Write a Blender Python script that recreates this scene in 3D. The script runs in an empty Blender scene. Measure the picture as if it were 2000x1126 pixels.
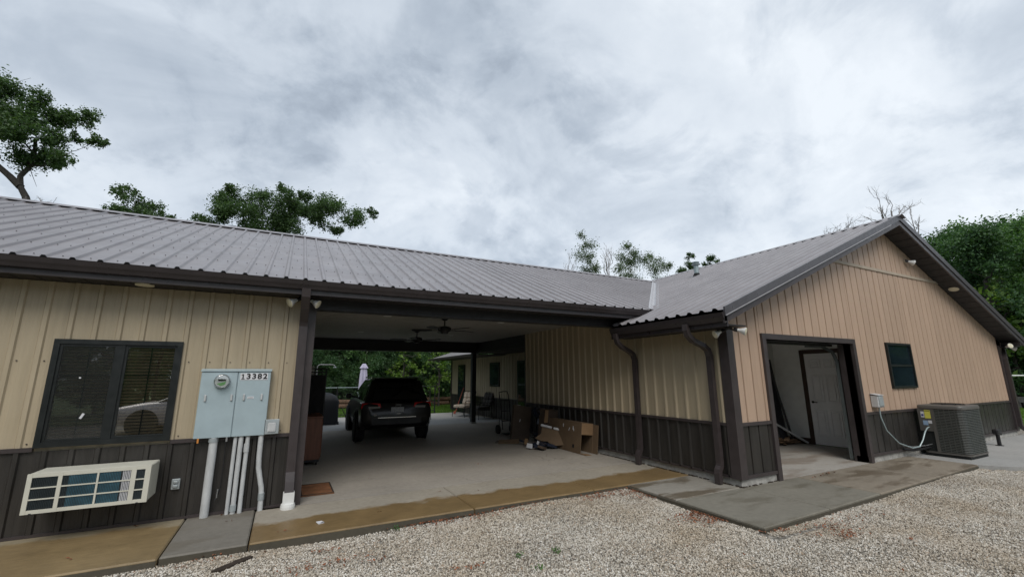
import bpy, math, random
import numpy as np
from mathutils import Vector, Matrix, Euler

R = math.radians
SC = bpy.context.scene
COL = SC.collection

# ------------------------------------------------------------------ camera
cam_d = bpy.data.cameras.new('camera')
cam_d.sensor_width = 36.0
cam_d.lens = 36.0 * 836.76 / 2000.0
cam_d.clip_start = 0.05
cam_d.clip_end = 2000
cam = bpy.data.objects.new('camera', cam_d)
COL.objects.link(cam)
_fw = Vector((0.45288486, 0.86858467, 0.2011367))
_rt = Vector((0.88724498, -0.46126153, -0.00584242))
_up = Vector((-0.08770199, -0.18110347, 0.97954576))
cam.matrix_world = Matrix(((_rt.x, _up.x, -_fw.x, 0.0), (_rt.y, _up.y, -_fw.y, 0.0),
                           (_rt.z, _up.z, -_fw.z, 1.6), (0, 0, 0, 1)))
SC.camera = cam

# ------------------------------------------------------------------ sky
SUN_EL, SUN_AZ = R(48), R(202)          # azimuth measured from +Y towards +X
world = bpy.data.worlds.new('World')
SC.world = world
world.use_nodes = True
wt = world.node_tree
wt.nodes.clear()


def wn(kind, **kw):
    n = wt.nodes.new(kind)
    for k, v in kw.items():
        setattr(n, k, v)
    return n


def wmath(op, a, b=None, c=None, clamp=False):
    n = wt.nodes.new('ShaderNodeMath')
    n.operation = op
    n.use_clamp = clamp
    for i, v in enumerate((a, b, c)):
        if v is None:
            continue
        if isinstance(v, (int, float)):
            n.inputs[i].default_value = v
        else:
            wt.links.new(v, n.inputs[i])
    return n.outputs[0]


w_out = wn('ShaderNodeOutputWorld')
w_bg = wn('ShaderNodeBackground')
w_bg.inputs['Strength'].default_value = 0.1
w_sky = wn('ShaderNodeTexSky', sky_type='NISHITA', sun_disc=False, sun_elevation=SUN_EL, sun_rotation=SUN_AZ)
w_tc = wn('ShaderNodeTexCoord')
w_sep = wn('ShaderNodeSeparateXYZ')
wt.links.new(w_tc.outputs['Generated'], w_sep.inputs[0])
zc = wmath('ADD', wmath('MAXIMUM', w_sep.outputs['Z'], 0.0), 0.60)
w_cmb = wn('ShaderNodeCombineXYZ')
wt.links.new(wmath('DIVIDE', w_sep.outputs['X'], zc), w_cmb.inputs[0])
wt.links.new(wmath('DIVIDE', w_sep.outputs['Y'], zc), w_cmb.inputs[1])


def wnoise(scale, detail, rough, dist, off):
    mp = wn('ShaderNodeMapping')
    mp.inputs['Location'].default_value = off
    wt.links.new(w_cmb.outputs[0], mp.inputs['Vector'])
    n = wn('ShaderNodeTexNoise')
    n.inputs['Scale'].default_value = scale
    n.inputs['Detail'].default_value = detail
    n.inputs['Roughness'].default_value = rough
    n.inputs['Distortion'].default_value = dist
    wt.links.new(mp.outputs[0], n.inputs['Vector'])
    return n.outputs['Fac']


big = wnoise(1.1, 2.0, 0.5, 0.3, (1.3, 4.1, 0.0))
mid = wnoise(2.7, 7.0, 0.58, 0.45, (3.7, 0.6, 0.0))
mid2 = wnoise(5.2, 8.0, 0.60, 0.35, (8.2, 5.1, 0.0))
fine = wnoise(13.0, 8.0, 0.6, 0.1, (0.2, 2.6, 0.0))
# layered overcast: grey clumps with edges on a brighter veil, a bluer and darker bank to the left
side = wmath('MULTIPLY_ADD', w_sep.outputs['X'], 0.15, -0.02)


def wstep(v, a, b):
    n = wn('ShaderNodeMapRange', interpolation_type='SMOOTHSTEP')
    n.inputs['From Min'].default_value = a
    n.inputs['From Max'].default_value = b
    wt.links.new(v, n.inputs['Value'])
    return n.outputs[0]


veil = wmath('ADD', wmath('MULTIPLY_ADD', wmath('SUBTRACT', big, 0.5), 0.9, 0.50), side)
veil = wmath('ADD', veil, wmath('MULTIPLY', wmath('SUBTRACT', fine, 0.5), 0.22))
clump1 = wmath('MULTIPLY', wstep(mid, 0.46, 0.66), 0.26)
clump2 = wmath('MULTIPLY', wstep(mid2, 0.48, 0.66), 0.20)
gap = wmath('MULTIPLY', wstep(mid, 0.46, 0.30), 0.16)
lum = wmath('ADD', wmath('SUBTRACT', wmath('SUBTRACT', wmath('ADD', veil, 0.22), clump1), clump2), gap)
w_ramp = wn('ShaderNodeValToRGB')
wt.links.new(lum, w_ramp.inputs['Fac'])
cr = w_ramp.color_ramp
cr.interpolation = 'LINEAR'
cr.elements[0].position = 0.04
cr.elements[0].color = (0.215, 0.255, 0.315, 1)
cr.elements[1].position = 1.0
cr.elements[1].color = (0.82, 0.87, 0.92, 1)
e = cr.elements.new(0.42)
e.color = (0.43, 0.49, 0.565, 1)
e = cr.elements.new(0.72)
e.color = (0.62, 0.68, 0.75, 1)
w_scale = wn('ShaderNodeVectorMath', operation='SCALE')
wt.links.new(w_ramp.outputs['Color'], w_scale.inputs[0])
w_scale.inputs['Scale'].default_value = 8.9
w_mix = wn('ShaderNodeMixRGB', blend_type='MIX')
w_mix.inputs['Fac'].default_value = 0.90
wt.links.new(w_sky.outputs[0], w_mix.inputs['Color1'])
wt.links.new(w_scale.outputs[0], w_mix.inputs['Color2'])
wt.links.new(w_mix.outputs[0], w_bg.inputs['Color'])
wt.links.new(w_bg.outputs[0], w_out.inputs[0])

# ------------------------------------------------------------------ sun behind cloud
sun_d = bpy.data.lights.new('sun', 'SUN')
sun_d.energy = 1.5
sun_d.angle = R(35)
sun_d.color = (1.0, 0.96, 0.9)
sun = bpy.data.objects.new('sun', sun_d)
COL.objects.link(sun)
_sd = Vector((math.sin(SUN_AZ) * math.cos(SUN_EL), math.cos(SUN_AZ) * math.cos(SUN_EL), math.sin(SUN_EL)))
sun.rotation_euler = _sd.to_track_quat('Z', 'Y').to_euler()
sun.location = (0, -10, 30)

SC.view_settings.view_transform = 'Standard'
SC.view_settings.look = 'None'
SC.view_settings.exposure = 0.38
SC.view_settings.gamma = 1.0
SC.render.engine = 'CYCLES'
SC.cycles.max_bounces = 8
SC.cycles.transparent_max_bounces = 12

# ------------------------------------------------------------------ materials
MATS = {}


class NT:
    def __init__(self, name):
        self.m = bpy.data.materials.new(name)
        self.m.use_nodes = True
        self.t = self.m.node_tree
        self.b = self.t.nodes['Principled BSDF']
        self.out = self.t.nodes['Material Output']

    def n(self, kind, **kw):
        n = self.t.nodes.new(kind)
        for k, v in kw.items():
            setattr(n, k, v)
        return n

    def link(self, a, b):
        self.t.links.new(a, b)

    def pos(self):
        return self.n('ShaderNodeNewGeometry').outputs['Position']

    def mapped(self, vec, scale=(1, 1, 1), loc=(0, 0, 0)):
        mp = self.n('ShaderNodeMapping')
        mp.inputs['Scale'].default_value = scale
        mp.inputs['Location'].default_value = loc
        self.link(vec, mp.inputs['Vector'])
        return mp.outputs[0]

    def noise(self, vec, scale, detail=4, rough=0.55, dist=0):
        n = self.n('ShaderNodeTexNoise')
        n.inputs['Scale'].default_value = scale
        n.inputs['Detail'].default_value = detail
        n.inputs['Roughness'].default_value = rough
        n.inputs['Distortion'].default_value = dist
        if vec is not None:
            self.link(vec, n.inputs['Vector'])
        return n.outputs['Fac']

    def ramp(self, fac, stops, interp='LINEAR'):
        r = self.n('ShaderNodeValToRGB')
        self.link(fac, r.inputs['Fac'])
        el = r.color_ramp.elements
        r.color_ramp.interpolation = interp
        for i, (p, c) in enumerate(stops):
            if i < 2:
                el[i].position = p
                el[i].color = (*c, 1) if len(c) == 3 else c
            else:
                q = el.new(p)
                q.color = (*c, 1) if len(c) == 3 else c
        return r.outputs['Color']

    def mix(self, fac, a, b, blend='MIX'):
        n = self.n('ShaderNodeMixRGB', blend_type=blend)
        for s, v in (('Fac', fac), ('Color1', a), ('Color2', b)):
            if isinstance(v, (int, float)):
                n.inputs[s].default_value = v
            elif isinstance(v, tuple):
                n.inputs[s].default_value = (*v, 1) if len(v) == 3 else v
            else:
                self.link(v, n.inputs[s])
        return n.outputs[0]

    def math(self, op, a, b=None, clamp=False):
        n = self.n('ShaderNodeMath', operation=op)
        n.use_clamp = clamp
        for i, v in enumerate((a, b)):
            if v is None:
                continue
            if isinstance(v, (int, float)):
                n.inputs[i].default_value = v
            else:
                self.link(v, n.inputs[i])
        return n.outputs[0]

    def bump(self, fac, strength, dist=0.01):
        b = self.n('ShaderNodeBump')
        b.inputs['Strength'].default_value = strength
        b.inputs['Distance'].default_value = dist
        self.link(fac, b.inputs['Height'])
        self.link(b.outputs[0], self.b.inputs['Normal'])

    def set(self, color=None, rough=None, metal=None, spec=None):
        for k, v in (('Base Color', color), ('Roughness', rough), ('Metallic', metal), ('Specular IOR Level', spec)):
            if v is None:
                continue
            if isinstance(v, (int, float)):
                self.b.inputs[k].default_value = v
            elif isinstance(v, tuple):
                self.b.inputs[k].default_value = (*v, 1) if len(v) == 3 else v
            else:
                self.link(v, self.b.inputs[k])
        return self


def scl(c, k):
    return tuple(x * k for x in c)


def plain(name, c, rough=0.5, metal=0.0, spec=0.5, var=0.12, scale=6.0, stretch=(1, 1, 1), bump=0.0, bscale=60, rnd=0.0):
    m = NT(name)
    p = m.mapped(m.pos(), stretch)
    f = m.noise(p, scale, 5, 0.6)
    col = m.ramp(f, [(0.3, scl(c, 1 - var)), (0.7, scl(c, 1 + var))])
    if rnd:
        oi = m.n('ShaderNodeObjectInfo').outputs['Random']
        col = m.mix(1.0, col, m.ramp(oi, [(0, (1 - rnd,) * 3), (1, (1 + rnd,) * 3)]), 'MULTIPLY')
    m.set(col, None, metal, spec)
    rr = m.ramp(m.noise(m.pos(), scale * 2.3, 3), [(0.3, (max(rough - 0.08, 0.02),) * 3), (0.7, (min(rough + 0.08, 1),) * 3)])
    m.set(rough=rr)
    if bump:
        m.bump(m.noise(m.mapped(m.pos(), stretch), bscale, 4), bump, 0.01)
    MATS[name] = m.m
    return m.m


plain('tan_siding', (0.41, 0.340, 0.235), 0.40, var=0.10, scale=2.2, stretch=(5, 5, 0.35), bump=0.10, bscale=4, rnd=0.03)
plain('gable_siding', (0.46, 0.325, 0.235), 0.45, var=0.06, scale=3, stretch=(6, 6, 0.5), bump=0.06, bscale=40, rnd=0.05)
plain('dark_siding', (0.030, 0.027, 0.024), 0.40, var=0.34, scale=2.4, stretch=(4, 4, 0.5), bump=0.10, bscale=4, rnd=0.08)
plain('rib_shade_dark', (0.022, 0.016, 0.013), 0.85)  # dark backing colour standing in for shade beside the gable ribs
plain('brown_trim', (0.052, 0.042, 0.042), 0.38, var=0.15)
plain('brown_gutter', (0.040, 0.033, 0.034), 0.34, var=0.15)
plain('grey_fascia', (0.075, 0.070, 0.076), 0.35, var=0.12)
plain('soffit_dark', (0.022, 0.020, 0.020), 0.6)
plain('rail_tan', (0.42, 0.35, 0.27), 0.5)
plain('screw_grey', (0.10, 0.094, 0.097), 0.5)
plain('black_closure', (0.008, 0.008, 0.008), 0.9)
plain('valley_metal', (0.36, 0.35, 0.36), 0.32, var=0.06)
plain('ceiling_white', (0.38, 0.365, 0.335), 0.55, var=0.05)
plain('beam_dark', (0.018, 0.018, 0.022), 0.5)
plain('foundation', (0.36, 0.35, 0.325), 0.9, var=0.3, scale=9, bump=0.5, bscale=40)
plain('box_blue', (0.37, 0.455, 0.485), 0.42, var=0.08, scale=4, bump=0.02)
plain('pipe_grey', (0.52, 0.53, 0.53), 0.4, var=0.16, scale=5, stretch=(3, 3, 1))
plain('white_paint', (0.72, 0.72, 0.70), 0.4, var=0.05)
plain('door_white', (0.86, 0.85, 0.86), 0.4, var=0.04)
plain('off_white', (0.60, 0.585, 0.50), 0.45, var=0.06)
plain('lamp_cream', (0.72, 0.67, 0.50), 0.35, var=0.06)
plain('black_metal', (0.010, 0.010, 0.011), 0.45)
plain('black_plastic', (0.012, 0.012, 0.013), 0.6)
plain('steel', (0.55, 0.56, 0.57), 0.3, metal=0.9)
plain('galvanised', (0.42, 0.46, 0.47), 0.42, metal=0.35)
plain('track_grey', (0.11, 0.125, 0.125), 0.5, metal=0.3)
plain('vent_grey', (0.34, 0.41, 0.42), 0.4, metal=0.2)
plain('coil_blue', (0.05, 0.14, 0.19), 0.45, metal=0.3, var=0.35, scale=8)
plain('coil_dark', (0.022, 0.032, 0.036), 0.55, var=0.3)
plain('ac_body', (0.105, 0.098, 0.088), 0.45, var=0.08)
plain('ac_dark', (0.012, 0.014, 0.013), 0.7)
plain('ac_louver', (0.066, 0.070, 0.062), 0.5, var=0.1)
plain('sticker_yellow', (0.62, 0.58, 0.10), 0.45)
plain('sticker_blue', (0.30, 0.42, 0.58), 0.45)
plain('sticker_white', (0.66, 0.66, 0.68), 0.45)
plain('ink_black', (0.012, 0.012, 0.014), 0.5)
plain('ink_blue', (0.04, 0.05, 0.22), 0.5)
plain('frame_green', (0.010, 0.0125, 0.0125), 0.4)
plain('blind', (0.26, 0.19, 0.13), 0.5, var=0.2, scale=3, stretch=(1, 1, 20))
plain('interior_wall', (0.82, 0.82, 0.80), 0.7, var=0.06)
plain('back_wall', (0.64, 0.66, 0.63), 0.8, var=0.08)
plain('interior_dark', (0.05, 0.05, 0.05), 0.8)
plain('jamb_brown', (0.050, 0.026, 0.018), 0.5)
plain('cardboard', (0.150, 0.100, 0.058), 0.8, var=0.12, scale=5, bump=0.05)
plain('cardboard_dark', (0.085, 0.060, 0.042), 0.8, var=0.14, scale=5)
plain('cardboard_light', (0.25, 0.155, 0.08), 0.75, var=0.1)
plain('foam_white', (0.62, 0.62, 0.63), 0.6)
plain('plastic_bag', (0.02, 0.025, 0.04), 0.25)
plain('cabinet_wood', (0.16, 0.062, 0.035), 0.45, var=0.25, scale=6, stretch=(4, 4, 0.5))
plain('mat_brown', (0.20, 0.085, 0.035), 0.95, var=0.35, scale=9, bump=0.5, bscale=150)
plain('rack_fabric', (0.007, 0.007, 0.009), 0.85)
plain('cushion_beige', (0.46, 0.39, 0.31), 0.85, var=0.12, scale=9, bump=0.1)
plain('cushion_dark', (0.06, 0.052, 0.045), 0.85, var=0.12, scale=9)
plain('grill_cover', (0.008, 0.010, 0.014), 0.6, var=0.25, scale=4)
plain('umbrella_cloth', (0.46, 0.44, 0.56), 0.8, var=0.1)
plain('red_handle', (0.30, 0.07, 0.04), 0.6)
plain('tyre', (0.012, 0.012, 0.012), 0.85)
plain('alloy', (0.35, 0.36, 0.37), 0.3, metal=0.8)
plain('chrome', (0.62, 0.63, 0.65), 0.18, metal=1.0)
plain('plate_white', (0.30, 0.31, 0.32), 0.5, var=0.55, scale=60)
plain('lens_white', (0.20, 0.19, 0.18), 0.2)
plain('log_wood', (0.12, 0.07, 0.042), 0.9, var=0.4, scale=8, bump=0.4)
plain('scrap_wood', (0.19, 0.12, 0.07), 0.8, var=0.35, scale=5)
plain('litter_leaf', (0.23, 0.085, 0.038), 0.85, var=0.45, scale=14, rnd=0.0)
plain('stake_wood', (0.035, 0.024, 0.016), 0.95, var=0.5, scale=20)
plain('rubble', (0.10, 0.095, 0.09), 0.9, var=0.4, scale=5, bump=0.5)
plain('bark', (0.055, 0.048, 0.042), 0.95, var=0.4, scale=3, stretch=(6, 6, 1), bump=0.6, bscale=20)
plain('bark_pale', (0.24, 0.22, 0.21), 0.9, var=0.25, scale=5)
plain('silver_paint', (0.52, 0.47, 0.46), 0.28, metal=0.2, var=0.03)
plain('amber', (0.55, 0.22, 0.05), 0.4)
plain('meter_green', (0.12, 0.42, 0.10), 0.5)


def carpaint():
    m = NT('black_paint')
    m.set((0.004, 0.0042, 0.0046), 0.28, 0.0, 0.35)
    m.b.inputs['Coat Weight'].default_value = 0.2
    m.b.inputs['Coat Roughness'].default_value = 0.06
    MATS['black_paint'] = m.m
    m = NT('tinted_glass')
    m.set((0.004, 0.005, 0.006), 0.04, 0.0, 0.5)
    MATS['tinted_glass'] = m.m
    m = NT('red_lens')
    m.set((0.50, 0.012, 0.016), 0.2)
    MATS['red_lens'] = m.m
    m = NT('dark_pane')
    f = m.noise(m.mapped(m.pos(), (1, 1, 1)), 1.2, 3)
    m.set(m.ramp(f, [(0.35, (0.006, 0.012, 0.016)), (0.7, (0.014, 0.024, 0.030))]), 0.05, 0.0, 0.5)
    MATS['dark_pane'] = m.m
    # clear window glass: see-through with fresnel reflection
    m = NT('clear_glass')
    lw = m.n('ShaderNodeLayerWeight')
    lw.inputs['Blend'].default_value = 0.5
    fac_ = m.math('ADD', m.math('MULTIPLY', m.math('POWER', lw.outputs['Facing'], 3.0), 0.6), 0.24)
    tr = m.n('ShaderNodeBsdfTransparent')
    tr.inputs[0].default_value = (0.86, 0.89, 0.87, 1)
    gl = m.n('ShaderNodeBsdfGlossy')
    gl.inputs['Roughness'].default_value = 0.0
    mx = m.n('ShaderNodeMixShader')
    m.link(fac_, mx.inputs[0])
    m.link(tr.outputs[0], mx.inputs[1])
    m.link(gl.outputs[0], mx.inputs[2])
    m.link(mx.outputs[0], m.out.inputs[0])
    MATS['clear_glass'] = m.m
    # insect screen: fine dark mesh, partly see-through
    m = NT('insect_screen')
    tr = m.n('ShaderNodeBsdfTransparent')
    mx = m.n('ShaderNodeMixShader')
    mx.inputs[0].default_value = 0.28
    m.set((0.012, 0.014, 0.014), 0.7)
    m.link(tr.outputs[0], mx.inputs[1])
    m.link(m.b.outputs[0], mx.inputs[2])
    m.link(mx.outputs[0], m.out.inputs[0])
    MATS['insect_screen'] = m.m


carpaint()


def roof_metal():
    m = NT('roof_metal')
    p = m.pos()
    f = m.noise(m.mapped(p, (1.2, 1.2, 1.2)), 1.5, 6, 0.6)
    col = m.ramp(f, [(0.3, (0.205, 0.190, 0.196)), (0.7, (0.265, 0.248, 0.254))])
    oi = m.n('ShaderNodeObjectInfo').outputs['Random']
    col = m.mix(1.0, col, m.ramp(oi, [(0, (0.93,) * 3), (1, (1.06,) * 3)]), 'MULTIPLY')
    m.set(col, 0.34, 0.0, 0.5)
    m.set(rough=m.ramp(m.noise(p, 4, 4), [(0.3, (0.28,) * 3), (0.7, (0.42,) * 3)]))
    m.bump(m.noise(m.mapped(p, (2, 2, 2)), 2.0, 3), 0.16, 0.02)
    MATS['roof_metal'] = m.m


roof_metal()


def concrete(name, c, stain=None, axis='y', lo=5.3, hi=6.1, wet=0.35, patch=0.0, patchcol=(0.1, 0.08, 0.05), edge='below'):
    """Concrete with fine grain, blotches, hairline marks; stain = brown algae band along the outer edge."""
    m = NT(name)
    p = m.pos()
    f1 = m.noise(p, 1.1, 6, 0.62)
    f2 = m.noise(p, 14, 6, 0.7)
    col = m.ramp(f1, [(0.28, scl(c, 0.78)), (0.72, scl(c, 1.18))])
    col = m.mix(0.5, col, m.ramp(f2, [(0.3, scl(c, 0.75)), (0.7, scl(c, 1.2))]))
    rough = m.ramp(f1, [(0.3, (0.75,) * 3), (0.7, (0.9,) * 3)])
    if stain:
        sep = m.n('ShaderNodeSeparateXYZ')
        m.link(p, sep.inputs[0])
        v = m.math('ADD', sep.outputs['Y' if axis == 'y' else 'X'],
                   m.math('MULTIPLY', m.math('SUBTRACT', m.noise(p, 1.6, 6, 0.6), 0.5), 0.75))
        mr = m.n('ShaderNodeMapRange')
        mr.inputs['From Min'].default_value = hi - 0.04
        mr.inputs['From Max'].default_value = hi + 0.05
        mr.inputs['To Min'].default_value = 1.0
        mr.inputs['To Max'].default_value = 0.0
        m.link(v, mr.inputs['Value'])
        st = m.ramp(m.noise(p, 2.4, 6, 0.65), [(0.3, scl(stain, 0.72)), (0.7, scl(stain, 1.25))])
        st = m.mix(0.35, st, m.ramp(m.noise(m.mapped(p, (1.5, 5, 1)), 5, 5, 0.6), [(0.3, scl(stain, 0.6)), (0.7, scl(stain, 1.3))]))
        col = m.mix(mr.outputs[0], col, st)
        rough = m.mix(mr.outputs[0], rough, (wet,) * 3)
    if patch:
        pm = m.ramp(m.noise(m.mapped(p, (0.5, 1.6, 1)), 1.5, 6, 0.62, 0.3), [(0.5 - 0.0, (0,) * 3), (0.6, (patch,) * 3)])
        col = m.mix(pm, col, patchcol)
        rough = m.mix(pm, rough, (wet,) * 3)
    cv = m.n('ShaderNodeTexVoronoi')
    cv.feature = 'DISTANCE_TO_EDGE'
    cv.inputs['Scale'].default_value = 0.42
    dist = m.n('ShaderNodeMixRGB', blend_type='ADD')
    dist.inputs['Fac'].default_value = 0.35
    m.link(p, dist.inputs['Color1'])
    nz = m.n('ShaderNodeTexNoise')
    nz.inputs['Scale'].default_value = 2.2
    nz.inputs['Detail'].default_value = 6
    m.link(p, nz.inputs['Vector'])
    m.link(nz.outputs['Color'], dist.inputs['Color2'])
    m.link(dist.outputs[0], cv.inputs['Vector'])
    brk = m.ramp(m.noise(p, 0.6, 3), [(0.54, (0,) * 3), (0.62, (1,) * 3)])
    crack = m.math('MULTIPLY', m.ramp(cv.outputs['Distance'], [(0.0, (0.45,) * 3), (0.004, (0,) * 3)]), brk)
    col = m.mix(crack, col, (0.035, 0.03, 0.025))
    spk = m.ramp(m.noise(p, 9.0, 2, 0.4), [(0.74, (0,) * 3), (0.78, (0.35,) * 3)])
    col = m.mix(spk, col, scl(c, 0.35))
    m.set(col, None, 0, 0.4)
    m.set(rough=rough)
    m.bump(m.noise(p, 45, 6, 0.7), 0.25, 0.01)
    MATS[name] = m.m


concrete('walk_concrete', (0.325, 0.29, 0.235), (0.205, 0.138, 0.064), 'y', 5.3, 5.98, 0.42)
concrete('walk_stained', (0.275, 0.23, 0.155), (0.235, 0.168, 0.084), 'y', 5.3, 6.42, 0.45)
concrete('walk_grey', (0.185, 0.17, 0.145), None, patch=0.4, patchcol=(0.13, 0.11, 0.08))
concrete('pad_damp', (0.20, 0.185, 0.15), None, patch=0.6, patchcol=(0.13, 0.115, 0.085))
concrete('pad_dry', (0.26, 0.24, 0.205), None, patch=0.9, patchcol=(0.135, 0.108, 0.075))
concrete('pad_brown', (0.235, 0.20, 0.155), None, patch=0.8, patchcol=(0.13, 0.10, 0.068))
concrete('pad_new', (0.34, 0.335, 0.32), None)
concrete('carport_concrete', (0.33, 0.298, 0.255), None, patch=0.25, patchcol=(0.25, 0.23, 0.21))
concrete('garage_concrete', (0.36, 0.335, 0.30), None, patch=0.7, patchcol=(0.24, 0.19, 0.15))
concrete('slab_edge', (0.085, 0.075, 0.055), None)


def ground_mats():
    m = NT('gravel_bed')
    p = m.pos()
    v = m.n('ShaderNodeTexVoronoi')
    v.inputs['Scale'].default_value = 34
    m.link(p, v.inputs['Vector'])
    sepc = m.n('ShaderNodeSeparateColor')
    m.link(v.outputs['Color'], sepc.inputs[0])
    col = m.ramp(sepc.outputs[0], [(0.0, (0.22, 0.195, 0.16)), (1.0, (0.54, 0.50, 0.43)), (0.5, (0.38, 0.345, 0.29))])
    col = m.mix(1.0, col, m.ramp(v.outputs['Distance'], [(0.1, (1,) * 3), (0.75, (0.3,) * 3)]), 'MULTIPLY')
    big_ = m.noise(p, 0.8, 5)
    col = m.mix(m.ramp(big_, [(0.45, (0,) * 3), (0.75, (0.4,) * 3)]), col, (0.22, 0.17, 0.12))
    m.set(col, 0.9)
    m.bump(v.outputs['Distance'], -0.9, 0.03)
    MATS['gravel_bed'] = m.m

    m = NT('gravel_stone')
    oi = m.n('ShaderNodeObjectInfo').outputs['Random']
    col = m.ramp(oi, [(0.0, (0.11, 0.094, 0.075)), (0.14, (0.31, 0.270, 0.215)), (0.4, (0.465, 0.422, 0.355)),
                      (0.7, (0.58, 0.54, 0.47)), (0.93, (0.77, 0.745, 0.695)), (1.0, (0.40, 0.285, 0.19))])
    p = m.n('ShaderNodeTexCoord').outputs['Object']
    col = m.mix(0.35, col, m.ramp(m.noise(p, 2.5, 4), [(0.3, (0.2, 0.19, 0.18)), (0.7, (0.75, 0.72, 0.68))]), 'SOFT_LIGHT')
    w = m.pos()
    col = m.mix(m.ramp(m.noise(w, 0.9, 4), [(0.42, (0,) * 3), (0.68, (0.8,) * 3)]), col, m.mix(1.0, col, (0.74, 0.66, 0.56), 'MULTIPLY'))
    col = m.mix(m.ramp(m.noise(m.mapped(w, (.45, 1.3, 1), (4, 1, 0)), 1.1, 3), [(0.5, (0,) * 3), (0.7, (0.6,) * 3)]), col, m.mix(1.0, col, (0.74, 0.74, 0.75), 'MULTIPLY'))
    m.set(col, 0.75)
    MATS['gravel_stone'] = m.m

    m = NT('grass_ground')
    p = m.pos()
    f = m.noise(p, 0.5, 6, 0.6)
    g = m.noise(p, 20, 4, 0.7)
    col = m.ramp(f, [(0.3, (0.055, 0.10, 0.018)), (0.7, (0.10, 0.155, 0.03))])
    col = m.mix(0.5, col, m.ramp(g, [(0.3, (0.03, 0.06, 0.012)), (0.7, (0.13, 0.19, 0.04))]))
    m.set(col, 0.9)
    m.bump(g, 0.6, 0.05)
    MATS['grass_ground'] = m.m

    def leaf(name, a, b, c, trans=0.3):
        m = NT(name)
        ri = m.n('ShaderNodeNewGeometry').outputs['Random Per Island']
        w = m.noise(m.mapped(m.pos(), (1, 1, 1)), 0.7, 3)
        fac = m.math('ADD', m.math('MULTIPLY', ri, 0.6), m.math('MULTIPLY', w, 0.45))
        col = m.ramp(fac, [(0.2, a), (0.85, c), (0.5, b)])
        m.set(col, 0.55, 0, 0.35)
        tl = m.n('ShaderNodeBsdfTranslucent')
        m.link(m.mix(1.0, col, (1.3, 1.5, 0.6), 'MULTIPLY'), tl.inputs[0])
        mx = m.n('ShaderNodeMixShader')
        mx.inputs[0].default_value = trans
        m.link(m.b.outputs[0], mx.inputs[1])
        m.link(tl.outputs[0], mx.inputs[2])
        m.link(mx.outputs[0], m.out.inputs[0])
        MATS[name] = m.m

    leaf('oak_leaf', (0.034, 0.066, 0.026), (0.062, 0.112, 0.042), (0.11, 0.175, 0.068), 0.3)
    leaf('wood_leaf', (0.045, 0.100, 0.036), (0.082, 0.168, 0.055), (0.14, 0.25, 0.08), 0.35)
    leaf('deep_leaf', (0.030, 0.070, 0.030), (0.052, 0.112, 0.045), (0.09, 0.165, 0.062), 0.3)
    leaf('bright_leaf', (0.060, 0.120, 0.022), (0.110, 0.19, 0.034), (0.17, 0.26, 0.05), 0.4)
    leaf('pale_leaf', (0.050, 0.085, 0.030), (0.075, 0.12, 0.04), (0.11, 0.155, 0.06), 0.3)
    leaf('grass_blade', (0.060, 0.13, 0.018), (0.10, 0.19, 0.028), (0.15, 0.26, 0.04), 0.35)


ground_mats()
M = MATS

# ------------------------------------------------------------------ mesh helpers
ORG = {}


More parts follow.
